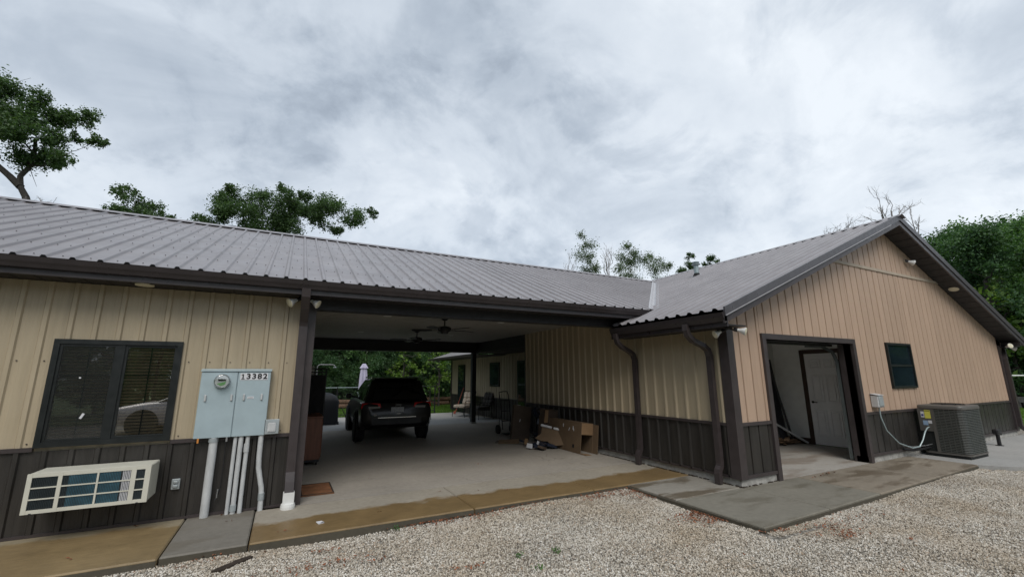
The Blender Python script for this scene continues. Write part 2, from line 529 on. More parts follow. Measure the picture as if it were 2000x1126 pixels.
class MB:
    def __init__(self):
        self.v, self.f = [], []

    def add(self, vs, fs):
        o = len(self.v)
        self.v += [tuple(p) for p in vs]
        self.f += [tuple(i + o for i in q) for q in fs]
        return self

    def box(self, x0, x1, y0, y1, z0, z1):
        vs = [(x0, y0, z0), (x1, y0, z0), (x1, y1, z0), (x0, y1, z0), (x0, y0, z1), (x1, y0, z1), (x1, y1, z1), (x0, y1, z1)]
        return self.add(vs, [(0, 3, 2, 1), (4, 5, 6, 7), (0, 1, 5, 4), (1, 2, 6, 5), (2, 3, 7, 6), (3, 0, 4, 7)])

    def obox(self, c, s, rot=(0, 0, 0)):
        m = Euler(rot).to_matrix()
        c = Vector(c)
        vs = []
        for z in (-.5, .5):
            for x, y in ((-.5, -.5), (.5, -.5), (.5, .5), (-.5, .5)):
                vs.append(c + m @ Vector((x * s[0], y * s[1], z * s[2])))
        return self.add(vs, [(0, 3, 2, 1), (4, 5, 6, 7), (0, 1, 5, 4), (1, 2, 6, 5), (2, 3, 7, 6), (3, 0, 4, 7)])

    def cbox(self, x0, x1, y0, y1, z0, z1, b=0.01):
        """box with chamfered edges"""
        vs, idx = [], {}
        X, Y, Z = (x0, x1), (y0, y1), (z0, z1)
        sx, sy, sz = (1, -1), (1, -1), (1, -1)
        for i in (0, 1):
            for j in (0, 1):
                for k in (0, 1):
                    for a in range(3):
                        p = [X[i] + sx[i] * b, Y[j] + sy[j] * b, Z[k] + sz[k] * b]
                        p[a] = (X[i], Y[j], Z[k])[a]
                        idx[(i, j, k, a)] = len(vs)
                        vs.append(tuple(p))
        fs = []
        g = lambda *q: idx[q]
        for i in (0, 1):
            fs.append((g(i, 0, 0, 0), g(i, 1, 0, 0), g(i, 1, 1, 0), g(i, 0, 1, 0)))
            fs.append((g(0, i, 0, 1), g(1, i, 0, 1), g(1, i, 1, 1), g(0, i, 1, 1)))
            fs.append((g(0, 0, i, 2), g(1, 0, i, 2), g(1, 1, i, 2), g(0, 1, i, 2)))
        for i in (0, 1):
            for j in (0, 1):
                fs.append((g(i, j, 0, 0), g(i, j, 1, 0), g(i, j, 1, 1), g(i, j, 0, 1)))
                fs.append((g(i, 0, j, 0), g(i, 1, j, 0), g(i, 1, j, 2), g(i, 0, j, 2)))
                fs.append((g(0, i, j, 1), g(1, i, j, 1), g(1, i, j, 2), g(0, i, j, 2)))
        for i in (0, 1):
            for j in (0, 1):
                for k in (0, 1):
                    fs.append((g(i, j, k, 0), g(i, j, k, 1), g(i, j, k, 2)))
        return self.add(vs, fs)

    def prism(self, pts, d):
        """closed outline pts (3D) extruded by vector d"""
        n = len(pts)
        d = Vector(d)
        vs = [Vector(p) for p in pts] + [Vector(p) + d for p in pts]
        fs = [tuple(range(n - 1, -1, -1)), tuple(range(n, 2 * n))]
        fs += [(i, (i + 1) % n, n + (i + 1) % n, n + i) for i in range(n)]
        return self.add(vs, fs)

    def tube(self, path, r, n=8, cap=True):
        path = [Vector(p) for p in path]
        rs = r if isinstance(r, (list, tuple)) else [r] * len(path)
        vs, fs = [], []
        ref = None
        for i, p in enumerate(path):
            a = path[max(i - 1, 0)]
            b = path[min(i + 1, len(path) - 1)]
            t = (b - a).normalized()
            if ref is None:
                ref = Vector((0, 0, 1)) if abs(t.z) < 0.9 else Vector((1, 0, 0))
            u = t.cross(ref)
            if u.length < 1e-4:
                u = t.orthogonal()
            u.normalize()
            w = u.cross(t).normalized()
            ref = w
            for k in range(n):
                ang = 2 * math.pi * (k + .5) / n
                vs.append(p + (u * math.cos(ang) + w * math.sin(ang)) * rs[i])
        for i in range(len(path) - 1):
            for k in range(n):
                fs.append((i * n + k, i * n + (k + 1) % n, (i + 1) * n + (k + 1) % n, (i + 1) * n + k))
        if cap:
            fs.append(tuple(range(n - 1, -1, -1)))
            fs.append(tuple((len(path) - 1) * n + k for k in range(n)))
        return self.add(vs, fs)

    def rtube(self, path, wu, wv, side):
        """rectangular downspout: path, half sizes, 'side' axis vector"""
        path = [Vector(p) for p in path]
        side = Vector(side).normalized()
        vs, fs = [], []
        for i, p in enumerate(path):
            a = path[max(i - 1, 0)]
            b = path[min(i + 1, len(path) - 1)]
            t = (b - a).normalized()
            w = t.cross(side).normalized()
            for su, sv in ((-1, -1), (1, -1), (1, 1), (-1, 1)):
                vs.append(p + side * su * wu + w * sv * wv)
        for i in range(len(path) - 1):
            for k in range(4):
                fs.append((i * 4 + k, i * 4 + (k + 1) % 4, (i + 1) * 4 + (k + 1) % 4, (i + 1) * 4 + k))
        e_ = (len(path) - 1) * 4
        fs += [(3, 2, 1, 0), (e_, e_ + 1, e_ + 2, e_ + 3)]
        return self.add(vs, fs)

    def lathe(self, prof, c=(0, 0, 0), n=16, axis='z', cap=True):
        """prof: list of (r, h) along axis"""
        vs, fs = [], []
        for r_, h in prof:
            for k in range(n):
                a = 2 * math.pi * k / n
                u, w = r_ * math.cos(a), r_ * math.sin(a)
                q = {'z': (u, w, h), 'y': (u, h, w), 'x': (h, u, w)}[axis]
                vs.append((q[0] + c[0], q[1] + c[1], q[2] + c[2]))
        for i in range(len(prof) - 1):
            for k in range(n):
                fs.append((i * n + k, i * n + (k + 1) % n, (i + 1) * n + (k + 1) % n, (i + 1) * n + k))
        if cap:
            fs.append(tuple(range(n - 1, -1, -1)))
            fs.append(tuple((len(prof) - 1) * n + k for k in range(n)))
        return self.add(vs, fs)

    def xform(self, mat):
        self.v = [tuple(mat @ Vector(p)) for p in self.v]
        return self

    def build(self, name, mat, parent=None, smooth=False, local=False, kind=None, label=None):
        me = bpy.data.meshes.new(name)
        o = bpy.data.objects.new(name, me)
        COL.objects.link(o)
        org = Vector((0, 0, 0))
        if parent is not None:
            o.parent = parent
            org = ORG.get(parent.name, Vector((0, 0, 0)))
        ORG[o.name] = org
        vs = self.v if local else [(p[0] - org.x, p[1] - org.y, p[2] - org.z) for p in self.v]
        me.from_pydata(vs, [], self.f)
        me.validate()
        fix_normals(me)
        me.materials.append(M[mat] if isinstance(mat, str) else mat)
        if smooth:
            me.shade_smooth()
            try:
                me.set_sharp_from_angle(angle=R(38))
            except Exception:
                pass
        if kind:
            o['kind'] = kind
        if label:
            o['label'] = label
        return o


import bmesh


def fix_normals(me):
    if len(me.polygons) > 6000:
        return
    bm = bmesh.new()
    bm.from_mesh(me)
    bmesh.ops.recalc_face_normals(bm, faces=bm.faces)
    bm.to_mesh(me)
    bm.free()


def thing(name, label, cat, loc=(0, 0, 0), rotz=0.0, group=None):
    o = bpy.data.objects.new(name, None)
    o.empty_display_size = 0.1
    COL.objects.link(o)
    o.location = loc
    o.rotation_euler = (0, 0, rotz)
    o['label'] = label
    o['category'] = cat
    if group:
        o['group'] = group
    ORG[o.name] = Vector(loc)
    return o


def tag(o, label, cat, group=None):
    o['label'] = label
    o['category'] = cat
    if group:
        o['group'] = group
    return o


def dup(root, loc, rotz, label=None, scale=None):
    r_ = root.copy()
    COL.objects.link(r_)
    r_.location = loc
    r_.rotation_euler = (0, 0, rotz)
    if scale:
        r_.scale = scale
    if label:
        r_['label'] = label
    for ch in root.children:
        c = ch.copy()
        COL.objects.link(c)
        c.parent = r_
        for g in ch.children:
            d = g.copy()
            COL.objects.link(d)
            d.parent = c
    return r_


def profile(u0, u1, ribs, base=0.032, top=0.014, h=0.018, minor=0.0, pitch=0.229):
    """list of (u, w) across a ribbed metal sheet"""
    pts = []
    for c in ribs:
        pts += [(c - base, 0), (c - top, h), (c + top, h), (c + base, 0)]
        if minor:
            for q in (0.36, 0.64):
                m_ = c + pitch * q
                pts += [(m_ - 0.012, 0), (m_ - 0.006, minor), (m_ + 0.006, minor), (m_ + 0.012, 0)]
    pts.sort()

    def wat(u):
        prev = (-1e9, 0)
        for p in pts:
            if p[0] >= u:
                if prev[0] < -1e8 or p[0] == prev[0]:
                    return p[1] if p[0] == u else 0
                t = (u - prev[0]) / (p[0] - prev[0])
                return prev[1] + (p[1] - prev[1]) * t
            prev = p
        return 0
    inn = [p for p in pts if u0 + 1e-5 < p[0] < u1 - 1e-5]
    return [(u0, wat(u0))] + inn + [(u1, wat(u1))]


def sheet(P0, U, V, W, prof, v0, v1):
    P0, U, V, W = Vector(P0), Vector(U), Vector(V), Vector(W)
    vs, fs = [], []
    for u, w in prof:
        a = v0(u) if callable(v0) else v0
        b = v1(u) if callable(v1) else v1
        vs.append(P0 + U * u + V * a + W * w)
        vs.append(P0 + U * u + V * b + W * w)
    for i in range(len(prof) - 1):
        fs.append((2 * i, 2 * i + 2, 2 * i + 3, 2 * i + 1))
    return MB().add(vs, fs)


def text_mesh(s, size, extrude, offset=0.0):
    cu = bpy.data.curves.new('t', 'FONT')
    cu.body = s
    cu.size = size
    cu.extrude = extrude
    cu.offset = offset
    cu.align_x = 'CENTER'
    cu.align_y = 'CENTER'
    o = bpy.data.objects.new('t', cu)
    COL.objects.link(o)
    dg = bpy.context.evaluated_depsgraph_get()
    me = bpy.data.meshes.new_from_object(o.evaluated_get(dg))
    vs = [v.co.copy() for v in me.vertices]
    fs = [tuple(p.vertices) for p in me.polygons]
    bpy.data.objects.remove(o)
    bpy.data.curves.remove(cu)
    bpy.data.meshes.remove(me)
    mb = MB()
    mb.add(vs, fs)
    return mb

# ================================================================== THE SETTING
YL, YR_, YB = 6.607, 10.60, 14.60       # left wing: front wall, ridge, rear
ZS = 2.69                               # soffit height, left wing
E_Y, E_Z, SL = 6.17, 2.87, 0.43         # left roof edge and slope
XW, YG, XE = 6.05, 4.396, 17.50         # gabled wing: west wall, front wall, east wall
XR, ZR, SW = 11.77, 5.02, 0.40          # gabled wing: ridge and slope
E_X = 5.56                              # gabled wing west eave
ZB = 0.8716                             # wainscot top
ZF = 0.1186                             # bottom of the metal on the gabled wing
G0 = 0.03                               # gap used where trim meets


def structure(o):
    o['kind'] = 'structure'
    return o


def gz(x, y):
    """gravel surface height"""
    t = min(max((x - 4.0) / 6.0, 0), 1)
    z = -0.066 + 0.022 * t
    z += 0.012 * math.sin(x * 1.3 + 0.6 * y) + 0.010 * math.sin(y * 2.1 - 0.7 * x) + 0.006 * math.sin(3.7 * x + 2.9 * y)
    return z


def build_ground():
    mb = MB()
    S = 700
    mb.add([(-S, -S, -0.30), (S, -S, -0.30), (S, S, -0.30), (-S, S, -0.30)], [(0, 1, 2, 3)])
    structure(mb.build('ground', 'grass_ground'))
    # gravel yard
    xs = np.arange(-9, 20.01, 0.25)
    ys = np.arange(-9, 5.6, 0.25)
    vs = [(x, y, gz(x, y) - 0.012) for y in ys for x in xs]
    nx = len(xs)
    fs = [(j * nx + i, j * nx + i + 1, (j + 1) * nx + i + 1, (j + 1) * nx + i) for j in range(len(ys) - 1) for i in range(nx - 1)]
    structure(MB().add(vs, fs).build('gravel_yard', 'gravel_bed', smooth=True))
    # lawns beyond the patio and at the right end of the house
    structure(MB().box(-14, 26, 19.6, 30, -0.2, -0.03).build('lawn', 'grass_ground'))
    structure(MB().box(20.3, 60, -4, 19, -0.25, -0.02).build('lawn', 'grass_ground'))


build_ground()


def build_slabs():
    walk = bpy.data.objects.new('walkway', None)
    COL.objects.link(walk)
    walk['kind'] = 'structure'
    ORG['walkway'] = Vector((0, 0, 0))
    g = 0.006
    xs = [-7.2, -3.9, -0.88, -0.175, 2.24, 4.10, 6.05]
    mats = ['walk_stained', 'walk_stained', 'walk_grey', 'walk_concrete', 'walk_concrete', 'walk_concrete']
    for i in range(6):
        x0, x1 = xs[i] + g, xs[i + 1] - g
        y0 = 5.335 - (0.03 if i < 2 else 0.0)
        if i == 5:
            x1 = 6.10
        s = MB()
        y1 = 6.60 if xs[i + 1] <= 0 else 6.545
        if i == 3:
            y1 = 6.545
        s.cbox(x0, x1, y0, y1, -0.22, 0.0, 0.012)
        s.build('slab', mats[i], walk)
        MB().box(x0 + 0.004, x1 - 0.004, y0 - 0.004, y0 + 0.02, -0.22, -0.016).build('slab_edge', 'slab_edge', walk)
    apron = bpy.data.objects.new('apron', None)
    COL.objects.link(apron)
    apron['kind'] = 'structure'
    ORG['apron'] = Vector((0, 0, 0))
    # slabs round the corner of the gabled wing
    for (pts, mt) in [
        ([(4.72, 4.41), (6.06, 4.41), (6.06, 5.325), (4.72, 5.325)], 'pad_dry'),
        ([(4.70, 3.20), (6.05, 3.24), (6.05, 4.40), (4.71, 4.40)], 'pad_damp'),
        ([(6.06, 3.24), (7.40, 3.285), (7.40, 4.40), (6.06, 4.40)], 'pad_damp'),
        ([(7.41, 3.285), (9.35, 3.34), (9.35, 4.40), (7.41, 4.40)], 'pad_brown'),
        ([(9.36, 3.34), (11.19, 3.395), (11.19, 4.40), (9.36, 4.40)], 'pad_brown'),
    ]:
        n = len(pts)
        cx, cy = sum(p[0] for p in pts) / n, sum(p[1] for p in pts) / n
        sh = lambda k, z: [(cx + (p[0] - cx) * (1 - k / abs(p[0] - cx)), cy + (p[1] - cy) * (1 - k / abs(p[1] - cy)), z) for p in pts]
        a, b, c = sh(0.003, -0.22), sh(0.003, -0.010), sh(0.012, 0.0)
        fs = [tuple(range(n - 1, -1, -1)), tuple(range(2 * n, 3 * n))]
        for l in (0, n):
            fs += [(l + i, l + (i + 1) % n, l + n + (i + 1) % n, l + n + i) for i in range(n)]
        MB().add(a + b + c, fs).build('slab', mt, apron)
    e_ = MB()
    e_.prism([(4.70, 3.196, -.2), (11.19, 3.391, -.2), (11.19, 3.42, -.2), (4.70, 3.225, -.2)], (0, 0, 0.176))
    e_.box(4.697, 4.72, 3.23, 5.32, -0.2, -0.024)
    e_.build('slab_edge', 'slab_edge', apron)
    # newer, paler concrete round the condenser, curving away to the right
    pts = [(11.205, 4.39), (11.205, 3.42), (11.42, 3.12), (11.70, 2.90), (12.4, 2.55), (13.6, 2.2), (15, 2.0), (20, 1.9), (20, 4.39)]
    structure(MB().prism([(x, y, -0.2) for x, y in pts], (0, 0, 0.195)).build('path', 'pad_new'))
    # carport floor and the patio behind it
    structure(MB().box(0.27, 6.09, 6.555, 14.75, -0.2, 0.0).build('carport_floor', 'carport_concrete'))
    structure(MB().box(-6, 7.45, 14.757, 19.55, -0.2, -0.008).build('patio', 'pad_new'))
    structure(MB().box(6.10, 7.45, 10.6, 14.752, -0.2, -0.006).build('porch_floor', 'carport_concrete'))
    structure(MB().box(6.16, 11.2, 4.41, 6.85, -0.2, -0.003).build('garage_floor', 'garage_concrete'))


build_slabs()


# ------------------------------------------------------------------ left wing with the carport
def zl(y):
    return E_Z + SL * (y - E_Y)


def xv(y):
    """x of the valley on the left roof, and the wing roof, at depth y"""
    return (zl(y) - (ZR - SW * XR)) / SW


def yv(x):
    return E_Y + (ZR - SW * (XR - x) - E_Z) / SL


house = thing('carport_house', 'long low wing with tan metal siding, brown roof and open carport', 'house', (-3.4, 10.6, 0))


def build_left_wing():
    H = house
    x_w, x_c = -7.0, 0.26
    RP = 0.2155
    ribs = [-2.635 + RP * k for k in range(-24, 16)]
    # --- front wall
    wall = MB().box(x_w, x_c, YL + 0.02, YL + 0.14, 0.0, ZS).build('wall', 'tan_siding', H)
    for b in ((x_w + .01, x_w + .13, YL + .15, 14.5), (0.16, x_c - .002, YL + .15, 14.5)):
        pass
    east = MB().box(0.14, x_c - 0.004, YL + 0.145, 14.55, 0.0, 2.83).build('wall', 'tan_siding', H, label='tan side wall of the room beside the carport')
    rb2 = [YL + .30 + .2286 * k for k in range(36)]
    for k in range(9):
        a, b = YL + .205 + k * .9144, min(YL + .205 + (k + 1) * .9144, 14.41)
        if b - a < .05:
            continue
        pr = profile(a, b, rb2, 0.030, 0.016, 0.020)
        sheet((x_c + .002, 0, 0), (0, 1, 0), (0, 0, 1), (1, 0, 0), pr, ZB + .02, 2.785).build('siding_panel', 'tan_siding', east)
        sheet((x_c + .002, 0, 0), (0, 1, 0), (0, 0, 1), (1, 0, 0), pr, .01, ZB - .02).build('wainscot_panel', 'dark_siding', east)
    MB().box(x_c - .002, x_c + .03, YL + .205, 14.41, ZB - .02, ZB + .02).build('belt_trim', 'brown_trim', east)
    west = MB().box(x_w, x_w + 0.12, YL + 0.145, 14.55, 0.0, 2.83).build('wall', 'tan_siding', H)
    back = MB().box(x_w + 0.13, 0.13, 14.4, 14.55, 0.0, 2.83).build('wall', 'tan_siding', H)
    wx0, wx1, wz0, wz1 = -2.2978, -1.1387, 0.8879, 2.0414
    breaks = sorted(set([ribs[0] + RP * 4 * k - 0.0775 for k in range(0, 10)] + [x_w, x_c, wx0 + 0.02, wx1 - 0.02]))
    breaks = [b for b in breaks if x_w <= b <= x_c]

    def panels(z0, z1, mt, name, cut):
        for a, b in zip(breaks[:-1], breaks[1:]):
            if b - a < 0.02:
                continue
            pr = profile(a, b, ribs, 0.031, 0.019, 0.021, 0.0012, RP)
            rng = [(z0, z1)]
            if cut and a >= wx0 and b <= wx1:
                rng = [(wz1 - 0.02, z1)]
            for q0, q1 in rng:
                sheet((0, YL, 0), (1, 0, 0), (0, 0, 1), (0, -1, 0), pr, q0, q1).build(name, mt, wall)
    panels(ZB + 0.022, ZS - 0.006, 'tan_siding', 'siding_panel', True)
    panels(0.012, ZB - 0.022, 'dark_siding', 'wainscot_panel', False)
    MB().box(x_w, wx0 - 0.004, YL - 0.028, YL + 0.01, ZB - 0.022, ZB + 0.022).build('belt_trim', 'brown_trim', wall)
    MB().box(wx1 + 0.004, x_c - 0.07, YL - 0.028, YL + 0.01, ZB - 0.022, ZB + 0.022).build('belt_trim', 'brown_trim', wall)
    MB().box(x_w, x_c - 0.07, YL - 0.022, YL + 0.01, 0.002, 0.03).build('base_trim', 'brown_trim', wall)
    # screws in the siding
    sm = MB()
    for c in ribs:
        for z in (1.80, 0.93):
            if not (wx0 < c + 0.1 < wx1) and c < 0.05:
                sm.obox((c + 0.06, YL - 0.006, z), (0.011, 0.008, 0.011))
    sm.build('screws', 'brown_trim', wall, kind='stuff')
    # corner post trim
    MB().box(x_c - 0.066, x_c + 0.06, YL - 0.034, YL + 0.20, 0.0, ZS - 0.01).build('corner_post', 'brown_trim', H)

    # --- window with two sashes, insect screen on the left one
    win = MB()
    f = 0.052
    y0, y1 = YL - 0.045, YL + 0.012
    win.box(wx0, wx1, y0, y1, wz1 - f, wz1).box(wx0, wx1, y0, y1, wz0, wz0 + f)
    win.box(wx0, wx0 + f, y0, y1, wz0 + f, wz1 - f).box(wx1 - f, wx1, y0, y1, wz0 + f, wz1 - f)
    window = win.build('window', 'frame_green', H)
    mid = -1.715
    MB().box(mid - 0.032, mid + 0.032, y0 + 0.010, y1, wz0 + f, wz1 - f).build('mullion', 'frame_green', window)
    s = MB()
    for a, b, yy in ((wx0 + f, mid - 0.032, y0 + .014), (mid + 0.032, wx1 - f, y0 + .022)):
        z_a, z_b = wz0 + f, wz1 - f
        k = 0.026
        s.box(a, a + k, yy, yy + .02, z_a, z_b).box(b - k, b, yy, yy + .02, z_a, z_b)
        s.box(a + k, b - k, yy, yy + .02, z_a, z_a + k).box(a + k, b - k, yy, yy + .02, z_b - k, z_b)
    s.build('sash', 'frame_green', window)
    for a, b in ((wx0 + f, mid - 0.03), (mid + 0.03, wx1 - f)):
        MB().box(a, b, YL - 0.012, YL - 0.008, wz0 + f, wz1 - f).build('pane', 'clear_glass', window)
    MB().box(wx0 + f, mid - 0.03, YL - 0.0275, YL - 0.0265, wz0 + f, wz1 - f).build('insect_screen', 'insect_screen', window)
    mg = MB()
    for c in ((wx0 + f + mid - .03) / 2, (mid + .03 + wx1 - f) / 2):
        mg.box(c - 0.006, c + 0.006, YL - 0.006, YL - 0.001, wz0 + f, wz1 - f)
    for k in (1, 2):
        zz = wz0 + f + (wz1 - wz0 - 2 * f) * k / 3
        mg.box(wx0 + f, wx1 - f, YL - 0.0055, YL - 0.0015, zz - 0.006, zz + 0.006)
    mg.build('muntin', 'frame_green', window)
    n = 30
    for k in range(n):
        z = wz0 + 0.06 + (wz1 - wz0 - 0.12) * k / (n - 1)
        MB().obox(((wx0 + wx1) / 2, YL + 0.006, z), (wx1 - wx0 - 0.12, 0.0035, 0.026), (R(24), 0, 0)).build('blind_slat', 'blind', window)
    MB().box(wx0 + .03, wx1 - .03, YL + 0.0165, YL + 0.0195, wz0 + .03, wz1 - .03).build('window_back', 'interior_dark', window)
    MB().obox((-1.955, y0 + 0.012, 1.20), (0.022, 0.004, 0.06), (0, R(24), 0)).build('sticker', 'sticker_white', window)
    MB().obox((-2.03, y0 + 0.012, 1.615), (0.016, 0.004, 0.016)).build('sticker', 'sticker_white', window)

    # --- soffit, fascia, gutter
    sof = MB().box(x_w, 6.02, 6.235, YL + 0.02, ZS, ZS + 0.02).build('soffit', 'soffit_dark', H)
    sb = MB()
    for k in range(64):
        x = x_w + 0.1 + k * 0.2
        if x < 5.95:
            sb.box(x, x + 0.02, 6.24, YL - 0.002, ZS - 0.006, ZS + 0.002)
    sb.build('soffit_seams', 'soffit_dark', sof, kind='stuff')
    fas = MB().box(x_w, 6.30, 6.20, 6.232, ZS - 0.012, E_Z - 0.03).build('fascia', 'brown_gutter', H)
    gp = [(6.195, 2.755), (6.15, 2.745), (6.135, 2.775), (6.118, 2.80), (6.105, 2.835), (6.098, 2.852), (6.108, 2.852), (6.122, 2.806), (6.14, 2.78), (6.155, 2.757), (6.19, 2.765)]
    gut = MB().prism([(x_w, y, z) for y, z in gp], (6.275 - x_w, 0, 0)).build('gutter', 'brown_gutter', H)
    # downspout at the carport corner: gutter outlet, offset back to the wall, down to a white drain
    ds = MB()
    ds.rtube([(0.155, 6.165, 2.76), (0.157, 6.185, 2.66), (0.16, 6.30, 2.53), (0.165, 6.50, 2.37), (0.168, 6.535, 2.29), (0.172, 6.535, 0.42),
              (0.174, 6.50, 0.30), (0.176, 6.465, 0.16)], 0.052, 0.038, (1, 0, 0))
    d_ = ds.build('downspout', 'brown_trim', gut)
    wb = MB()
    wb.rtube([(0.176, 6.47, 0.05), (0.176, 6.466, 0.19)], 0.064, 0.05, (1, 0, 0))
    wb.lathe([(0.085, 0.0), (0.085, 0.03), (0.078, 0.06), (0.06, 0.062)], (0.176, 6.46, 0.0), 18)
    wb.build('drain_adapter', 'white_paint', d_ if False else gut)
    # short pipe from the end of this gutter down to the roof of the gabled wing
    MB().rtube([(6.07, 6.165, 2.76), (6.07, 6.165, 2.735)], 0.04, 0.035, (1, 0, 0)).build('gutter_outlet', 'brown_trim', gut)
    MB().rtube([(6.07, 6.16, 2.757), (6.08, 6.16, 2.68)], 0.045, 0.035, (1, 0, 0)).build('downspout', 'brown_trim', gut)

    # --- carport beams, posts, ceiling
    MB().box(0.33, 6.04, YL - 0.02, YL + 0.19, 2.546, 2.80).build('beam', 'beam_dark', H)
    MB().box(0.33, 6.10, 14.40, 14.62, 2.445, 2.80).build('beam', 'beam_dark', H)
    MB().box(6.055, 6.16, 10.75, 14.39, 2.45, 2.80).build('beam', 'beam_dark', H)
    ceil = MB().box(0.265, 6.045, YL + 0.195, 14.39, 2.803, 2.83).build('carport_ceiling', 'ceiling_white', H)
    for k in range(25):
        y = YL + 0.20 + k * 0.305
        if y + 0.30 < 14.39:
            MB().box(0.27, 6.04, y, y + 0.285, 2.788, 2.802).build('ceiling_board', 'ceiling_white', ceil)
    post = MB().box(5.94, 6.09, 14.50, 14.66, 0.0, 2.443).build('post', 'beam_dark', H)
    MB().box(5.92, 6.11, 14.48, 14.68, -0.002, 0.05).build('post_base', 'foundation', post)
    MB().box(0.272, 0.39, 14.42, 14.58, 0.0, 2.443).build('post', 'beam_dark', H)
    for (x, y) in ((4.18, 11.89), (1.69, 11.96), (4.2, 8.6), (1.7, 8.6)):
        MB().lathe([(0.085, 2.786), (0.075, 2.779), (0.05, 2.778)], (x, y, 0), 16).build('recessed_light', 'white_paint', H)
    MB().lathe([(0.092, 2.688), (0.088, 2.674), (0.06, 2.671)], (-1.56, 6.39, 0), 20).build('soffit_light', 'lamp_cream', H, True)

    # --- roof
    nrm = Vector((0, -SL, 1)).normalized()
    roof = MB()
    xe = xv(YR_)
    roof.add([(x_w - .3, E_Y + .02, zl(E_Y + .02) - .035), (xv(E_Y) - .05, E_Y + .02, zl(E_Y + .02) - .035), (xe - .1, YR_, zl(YR_) - .035), (x_w - .3, YR_, zl(YR_) - .035)], [(0, 1, 2, 3)])
    roof.add([(x_w - .3, YR_, zl(YR_) - .035), (xe, YR_, zl(YR_) - .035), (xv(E_Y), 15.04, zl(E_Y) - .035), (x_w - .3, 15.04, zl(E_Y) - .035)], [(0, 1, 2, 3)])
    rf = roof.build('roof', 'soffit_dark', H)
    RP2 = 0.2286
    x0 = x_w - 0.3
    k = 0
    allr = [x0 + 0.12 + RP2 * i for i in range(100)]
    while x0 + k * 4 * RP2 < xe - 0.02:
        a, b = x0 + k * 4 * RP2, min(x0 + (k + 1) * 4 * RP2, xe - 0.01)
        pr = profile(a, b, allr, 0.030, 0.014, 0.024)
        st = lambda u: max(0.0, yv(u) + 0.06 - E_Y)
        sheet((0, E_Y, E_Z), (1, 0, 0), (0, 1, SL), nrm, pr, st, YR_ - E_Y - 0.02).build('roof_panel', 'roof_metal', rf)
        k += 1
    # dark foam closures under the rib ends, and the rows of screws
    cm, scw = MB(), MB()
    for c in allr:
        if c > xe:
            break
        ys = max(E_Y, yv(c))
        if ys == E_Y:
            o = Vector((c, E_Y - 0.003, E_Z)) + nrm * 0.0
            cm.prism([o + Vector((-.022, 0, 0)) - nrm * .004, o + Vector((-.012, 0, 0)) + nrm * .013, o + Vector((.012, 0, 0)) + nrm * .013, o + Vector((.022, 0, 0)) - nrm * .004], (0, 0.02, 0.0086))
        for j in range(8):
            y = E_Y + 0.10 + j * 0.61
            if y < ys + 0.1 or y > YR_:
                continue
            for du in ((0.055, 0.172) if j % 2 else (0.114,)):
                p_ = Vector((c + du, y, zl(y))) + nrm * 0.004
                scw.lathe([(0.0068, 0.0), (0.0068, 0.006), (0.004, 0.008)], p_, 5)
    cm.build('rib_closures', 'black_closure', rf, kind='stuff')
    scw.build('roof_screws', 'screw_grey', rf, kind='stuff')
    MB().add([(x0, YR_ + .02, zl(YR_)), (xe, YR_ + .02, zl(YR_)), (xe, 15.06, zl(E_Y)), (x0, 15.06, zl(E_Y))], [(0, 1, 2, 3)]).build('roof_panel', 'roof_metal', rf, label='rear slope of the brown metal roof')
    # ridge cap with dark vent under it
    zr = zl(YR_)
    cap = MB().add([(x0, YR_ - .16, zr - .035), (xe - .1, YR_ - .16, zr - .035), (xe - .02, YR_, zr + .045), (x0, YR_, zr + .045), (x0, YR_ + .16, zr - .035), (xe - .02, YR_ + .16, zr - .035)],
                   [(0, 1, 2, 3), (3, 2, 5, 4)]).build('ridge_cap', 'roof_metal', rf)
    MB().box(x0, xe - 0.15, YR_ - .135, YR_ + .13, zr - .075, zr - .028).build('ridge_vent', 'black_closure', rf)
    # valley flashing
    vb, vt = Vector((xv(E_Y), E_Y, E_Z)), Vector((xe, YR_, zr))
    d = (vt - vb).normalized()
    n1 = nrm
    n2 = Vector((-SW, 0, 1)).normalized()
    t1 = n1.cross(d).normalized()
    t2 = d.cross(n2).normalized()
    t1 = t1 if t1.x < 0 else -t1
    t2 = t2 if t2.y < 0 else -t2
    up = Vector((0, 0, 0.030))
    W_ = 0.105
    fl = MB().add([vb + t1 * W_ + up, vb + up * .3, vt + up * .3, vt + t1 * W_ + up], [(0, 1, 2, 3)])
    fl.add([vb + t2 * W_ + up, vb + up * .3, vt + up * .3, vt + t2 * W_ + up], [(0, 3, 2, 1)])
    fl.build('valley_flashing', 'valley_metal', rf)


build_left_wing()


# ------------------------------------------------------------------ gabled wing on the right
garage = thing('gabled_wing', 'gabled wing with pinkish tan ribbed siding and dark wainscot at the right', 'house', (11.77, 8.0, 0))
OX0, OX1, OZ1 = 7.0, 9.72, 2.185        # garage opening
QX0, QX1, QZ0, QZ1 = 11.07, 12.14, 1.316, 2.25   # small window


def zt(x):
    return ZR - SW * abs(x - XR)


